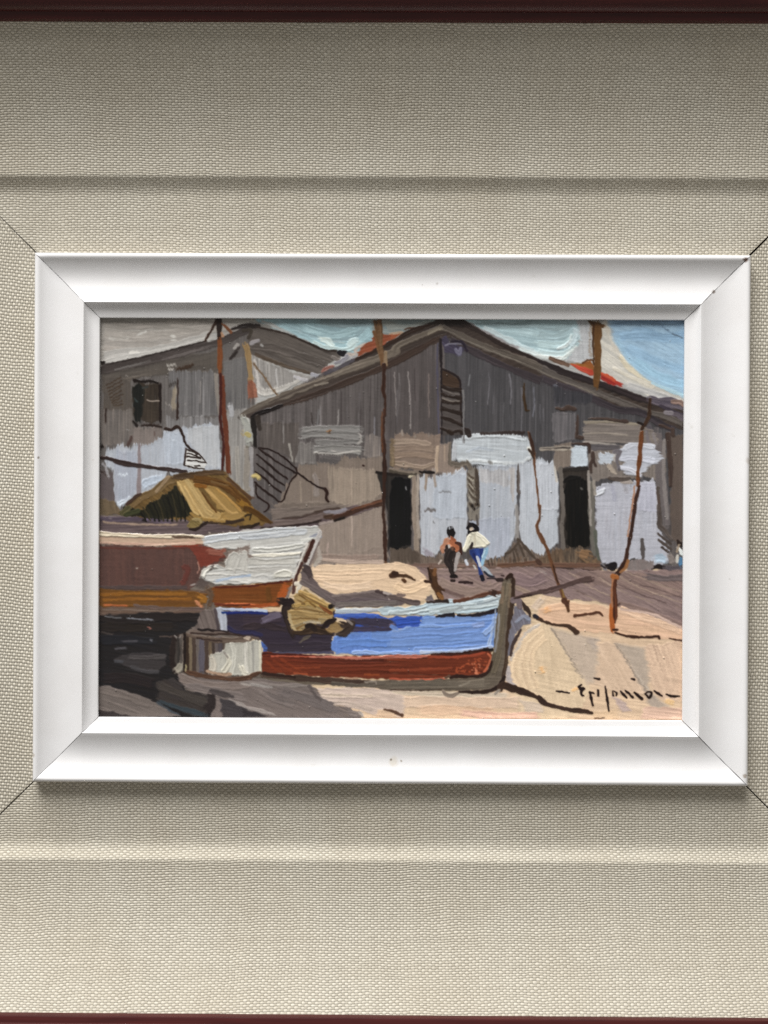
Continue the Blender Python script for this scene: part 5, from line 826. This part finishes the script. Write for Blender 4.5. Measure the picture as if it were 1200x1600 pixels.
on(10)
S("M 700 258 800 278 920 300 1040 302 1200 295 N 0 285 60 280 120 292", [5, 6, 8, 7, 7, 8, 6, 3], (106, 92, 82), (86, 74, 66), ridge=.5); S("M 740 245 900 255 1050 255 1200 280", 3, (58, 46, 42)); S("M 790 285 880 300 980 310", 3, (52, 40, 36)); S("M 1190 290 N 10 285 50 280", 4, (176, 162, 148), dry=.05)
S("M 682 540 760 565 860 585 960 595 1060 608 1200 595 N 0 600 80 575 130 555", [5, 7, 7, 7, 7, 7, 7, 6, 4], (82, 60, 48), (102, 78, 64), ridge=.5); S("M 690 250 692 400 688 540", 3.6, (36, 28, 26), h=.8); R("M 615 300 670 270 680 540 660 560 615 540", (74, 68, 64), 85, c2=(92, 86, 82)); S("M 620 540 650 520 660 480", [8, 9, 6], (152, 146, 134), ridge=.7, dry=.05); S("M 615 270 640 290 660 272", 3, (124, 118, 114)); S("M 640 290 645 400 640 470", 4, (58, 54, 52)); S("M 610 530 640 555", 8, (168, 158, 146), h=.9); S("M 700 540 702 500", 3, (150, 140, 110))

# ---- poles in front of the wall, figures, signature
part(46, 'painted_pole', 0, 'thin leaning painted pole right of the two figures')
S("G 1080 175 1095 240 1120 330 1130 480 1150 640 1165 800 K 1168 0 1165 100 1145 160 1165 230 1200 290 L 20 220 70 330 110 450 150 580 190 680 225 760 Q 240 0", [2, 4, 5, 3, 3, 3, 3.4, 3.4, 5, 6, 6, 5, 5.5, 5, 5, 5, 4.5, 4], (92, 62, 44), (112, 80, 58), h=.9); S("G 1085 180 1105 260 1122 350", [2, 5, 4], (58, 40, 32)); S("G 1080 310 1105 340 1120 380", [3, 6, 3], (60, 46, 38)); S("L 190 640 205 720", 2.4, (140, 114, 66), dry=.05); S("L 205 740 232 770", 7, (78, 52, 40)); S("L 120 470 160 600", 2, (52, 36, 30), dry=.05)
part(47, 'painted_plank', 0, 'dark painted spar leaning against the thin pole')
S("K 970 720 1060 700 1200 665 L 60 670 200 630 320 590 425 570", [5, 7, 8, 8, 7, 8, 9], (78, 62, 60), (92, 76, 72), h=.8); S("K 970 728 1100 700", 2, (48, 36, 34))
part(48, 'painted_pole', 0, 'rust brown painted pole standing in the sand at the right')
S("D 880 670 875 740 872 800 H 875 30 855 90 830 120 815 150", [5, 5, 5, 5, 6, 6, 5], (52, 38, 30), (70, 52, 40), h=.9); S("H 785 100 820 115", 5, BLK); S("H 815 180 805 280 800 380 785 480 785 590", [5, 6.5, 6.5, 6.5, 6], (110, 70, 42), (88, 54, 36), h=.9, ridge=.6); S("H 795 600 780 660 765 720 755 800 L 755 40 745 120 725 240 705 340 690 420", [6, 7, 6, 6, 6, 5, 6, 6, 6], (54, 36, 30), (72, 48, 38), h=.9); S("H 760 600 740 760 L 730 60 705 240", [2, 3, 3, 2], (168, 128, 104), dry=.05); S("L 690 420 660 480 620 540", [7, 9, 7], (58, 38, 30), h=.9); S("L 705 430 690 480 650 520", [4, 6, 4], (150, 108, 74)); S("L 605 560 600 660 605 760 Q 605 40 605 110 600 160", [7, 7, 8, 8, 8, 5], (74, 44, 32), (96, 58, 40), h=.9, ridge=.6); S("Q 575 20 575 110 585 190 590 235", [5, 8, 9, 5], (172, 102, 56), (150, 84, 46), ridge=.6); S("L 590 560 580 660 585 790", 3, (158, 112, 84), dry=.05); S("L 590 550 620 560", 7, (150, 96, 56)); S("Q 590 220 625 222", 3, (54, 36, 30))
part(11, 'painted_person', 0, 'painted person in a sienna top and dark trousers, left of two')
S("K 470 185 475 215 475 240", [10, 13, 9], (26, 22, 22), h=.9); S("K 465 260 480 290 510 330 530 355", [8, 13, 13, 7], (168, 110, 82), (150, 94, 68), ridge=.5); S("K 440 275 425 310 405 330 410 360", [7, 8, 8, 5], (178, 134, 112), (160, 114, 90)); S("K 480 255 500 270", 5, (140, 86, 62)); S("K 455 300 480 330 500 350", 4, (186, 128, 98), dry=.05); S("K 510 290 540 300 550 330 550 375", [4, 6, 5, 5], (66, 42, 36), h=.8); S("K 440 320 450 340 430 350", 5, (48, 38, 36)); S("K 460 310 465 340", 4, (190, 184, 178))
S("K 480 350 460 390 450 430 475 480 485 540", [10, 17, 16, 9, 7], (42, 36, 35), (54, 46, 44), h=.8); S("K 505 365 515 400 500 450", [7, 9, 6], (50, 42, 40)); S("K 530 380 515 440 505 510", [8, 8, 5], (168, 162, 160), (146, 138, 134), ridge=.5); S("K 478 555 500 550 518 555", [5, 6, 3], (34, 28, 28)); S("K 475 585 500 588", 4, (44, 34, 32)); S("K 538 600 590 598 640 605", [3, 4, 3], (48, 36, 36)); S("K 395 430 380 455", 2.4, (170, 158, 150))
part(12, 'painted_person', 0, 'painted person in a white shirt and blue trousers, right of two')
S("K 640 185 640 205", [14, 13], (28, 24, 24), h=.9); S("K 605 175 625 150 660 160 675 185 655 205 620 205", [5, 6, 6, 6, 6, 5], (24, 20, 22), h=1); S("K 628 185 640 180", 4, (176, 164, 150)); S("K 620 145 635 150", 5, BLK)
R("K 620 215 680 205 730 240 775 290 745 325 690 330 640 330 635 300 610 330 585 365 565 340 590 290 600 240", (218, 215, 198), 55, c2=(206, 202, 184), rag=1, rough=.6, ridge=.7, h=1); S("K 680 220 730 260 760 295", 6, (226, 222, 206), ridge=.7, h=1.1); S("K 620 240 600 290 580 350", 5, (222, 218, 200), ridge=.7, h=1.1); S("K 640 295 630 330", 4, (52, 44, 44)); S("K 660 240 660 310", 3, (196, 190, 172), dry=.1)
R("K 620 345 660 335 730 330 725 380 710 420 700 480 725 540 715 570 690 540 680 460 640 410 620 380", (42, 58, 110), 65, c2=(54, 72, 128), rag=1, rough=.6); S("K 680 340 690 380 700 430", 4, (60, 84, 150)); S("K 650 380 690 450", 4, (34, 44, 90)); R("K 735 335 765 320 765 370 745 420 725 475 705 480 710 420", (150, 182, 202), 60, c2=(132, 168, 194), rag=1, rough=.6); S("K 680 400 700 470", 4, (196, 200, 208)); S("K 740 350 720 400", 3, (176, 200, 214)); S("K 730 490 760 520 790 545", [7, 8, 4], (142, 156, 168), (166, 172, 178)); S("K 735 520 770 548 810 552", [3, 4, 3], (48, 50, 60)); S("K 715 555 722 578", 6, (28, 28, 40)); S("K 755 572 800 568 840 582", [2, 3, 3], (52, 44, 48)); S("K 840 580 870 580", 5, (48, 38, 38)); S("K 650 470 665 490", 3, (190, 186, 180), dry=.1); S("K 870 545 885 548", 3, (70, 56, 54)); S("K 590 430 600 460", 4, (196, 200, 208), dry=.1)
part(13, 'painted_person', 0, 'sliver of a painted figure in white and blue at the right edge')
S("L 1095 275 1110 300 1135 300", [4, 7, 6], (46, 36, 32), h=.8); S("L 1100 330 1130 370 1145 390", [5, 9, 8], (206, 210, 208), ridge=.8, h=1.); S("L 1130 400 1120 440 1130 470", [8, 9, 8], (70, 104, 136), (96, 132, 160)); S("L 1095 395 1090 440", 5, (196, 192, 184)); S("L 1105 310 1090 360", 3, (150, 136, 120))
part(14, 'painted_signature', 0, 'dark brush signature in the lower right corner')
SG = (40, 28, 26)
S("Q 148 700 190 706 248 716", [2.4, 4, 2.4], SG, h=.8)
S("Q 345 651 326 668 338 681 362 680 348 692 340 712 347 732 363 734", [3, 4.4, 4.4, 4, 4.4, 4.4, 4, 2.6], SG, h=.8)
S("Q 410 710 420 760 432 812", [3.5, 5, 3.5], SG, h=.8); S("Q 408 712 440 716", 3, SG, h=.8); S("Q 445 598 482 606", [2, 3.6], SG, h=.8); S("Q 472 695 476 735", [3, 3.4], SG, h=.8); S("Q 530 660 540 740 550 800 558 856", [2, 4.4, 4, 3], SG, h=.8)
S("Q 588 702 592 735", [2.6, 3.4], SG, h=.8); S("Q 602 700 618 715 612 735", [2.6, 2.6, 2.4], SG, h=.8); S("Q 650 700 670 725 695 750", [2, 4, 3], SG, h=.8); S("Q 688 695 715 720 745 752", [2.4, 4, 3.4], SG, h=.8); S("Q 760 712 785 735 815 760", [2.6, 4.4, 4], SG, h=.8); S("Q 735 602 756 610", [2, 3.4], SG, h=.8)
S("Q 840 722 862 706 888 712 888 735 870 752 850 732 842 722", [3, 3.4, 4, 4.4, 4, 3.4, 3], SG, h=.8); S("Q 915 700 940 718 972 738", [2.4, 4, 2.6], SG, h=.8); S("Q 1005 725 1040 738 1070 740 1112 738", [2, 4, 4, 2.4], SG, h=.8)

wm = np.isin(ids, [20, 33, 35])[..., None]
col[:] = np.where(wm, col * np.array((1.035, 1.03, 1.03)), col)
def box3(a): 
    p = np.pad(a, ((1, 1), (1, 1)) + ((0, 0),) * (a.ndim - 2), 'edge')
    return sum(p[i:i + a.shape[0], j:j + a.shape[1]] for i in range(3) for j in range(3)) / 9.
lines = np.isin(ids, [14, 11, 12, 24, 39])[..., None]
col[:] = np.where(lines, col, col * .6 + box3(col) * .4)
hgt[:] = hgt * .35 + box3(hgt) * .65
hgt[ids == 1] = hgt[ids == 1] * .6 + .3
lum = col.mean(-1, keepdims=True); col[:] = np.clip(lum + (col - lum) * 1.03, 0, 255)
col[:] = np.clip(118 + (col - 118) * 1.09, 8, 250)
# fine grain of dried paint
col *= (1 + .035 * (vn(XX / 1.3, YY / 1.3, 991) - .5) + .04 * (vn(XX / 5, YY / 9, 992) - .5))[..., None]
hgt += .10 * vn(XX / 1.6, YY / 1.6, 993) + .08 * vn(XX / 1.2, YY / 7, 994)
rnd = random.Random(77)
for k in range(170):
    x, y = rnd.uniform(5, CW - 5), rnd.uniform(5, CH - 5); i, j = int(y), int(x)
    r = rnd.choice([1, 1, 1, 2]); hgt[i:i + r, j:j + r] += rnd.uniform(.4, 1.); col[i:i + r, j:j + r] = col[i:i + r, j:j + r] * .7 + np.array((200, 198, 192)) * .3 * rnd.uniform(.5, 1)
# ------------------------------------------------------------------ the painting as meshes
root = thing('painting', wv(0, PH / 2, 1), 'small oil painting of boats and grey sheds on a sunlit beach', 'painting')
def board():
    x, y, h0, h1 = PW / 2, PH / 2, .9, 4.2
    vs = [wv(a, b, h) for h in (h0, h1) for a, b in ((-x, -y), (x, -y), (x, y), (-x, y))]
    me = bpy.data.meshes.new('panel'); me.from_pydata(vs, [], [(0, 3, 2, 1), (4, 5, 6, 7), (0, 1, 5, 4), (1, 2, 6, 5), (2, 3, 7, 6), (3, 0, 4, 7)]); me.update(); return me
obj('panel', board(), M_BOARD, root)
c01 = np.clip(col, 0, 255) / 255.0
clin = np.where(c01 <= .04045, c01 / 12.92, ((c01 + .055) / 1.055) ** 2.4) * PAINT_GAIN
P3 = np.stack([(XX * QMM - PW / 2) * MM, -(4.3 + hgt * RELIEF) * MM, -(YY * QMM - PH / 2) * MM], -1).reshape(-1, 3)
RGBA = np.concatenate([clin.reshape(-1, 3), np.ones((CW * CH, 1))], 1)
gi = np.arange(CW * CH).reshape(CH, CW)
quads = np.stack([gi[:-1, :-1], gi[1:, :-1], gi[1:, 1:], gi[:-1, 1:]], -1).reshape(-1, 4)
fid = ids[:-1, :-1].reshape(-1)
def piece(name, sel):
    q = quads[sel]; u, inv = np.unique(q.reshape(-1), return_inverse=True); inv = inv.reshape(-1)
    me = bpy.data.meshes.new(name); n = len(q)
    me.vertices.add(len(u)); me.vertices.foreach_set('co', P3[u].astype(np.float32).ravel())
    me.loops.add(n * 4); me.loops.foreach_set('vertex_index', inv.astype(np.int32))
    me.polygons.add(n); me.polygons.foreach_set('loop_start', np.arange(0, n * 4, 4, dtype=np.int32)); me.polygons.foreach_set('loop_total', np.full(n, 4, np.int32))
    me.update(calc_edges=True); me.polygons.foreach_set('use_smooth', np.ones(n, bool))
    at = me.color_attributes.new('paint', 'FLOAT_COLOR', 'POINT'); at.data.foreach_set('color', RGBA[u].astype(np.float32).ravel())
    return me
made = {}
for i in sorted(PARTS, key=lambda k: (PARTS[k][1] != 0, k)):
    name, par, label = PARTS[i]; sel = fid == i
    if sel.sum() < 4: continue
    made[i] = obj(name, piece(name, sel), M_PAINT, made[par] if par else root, label)
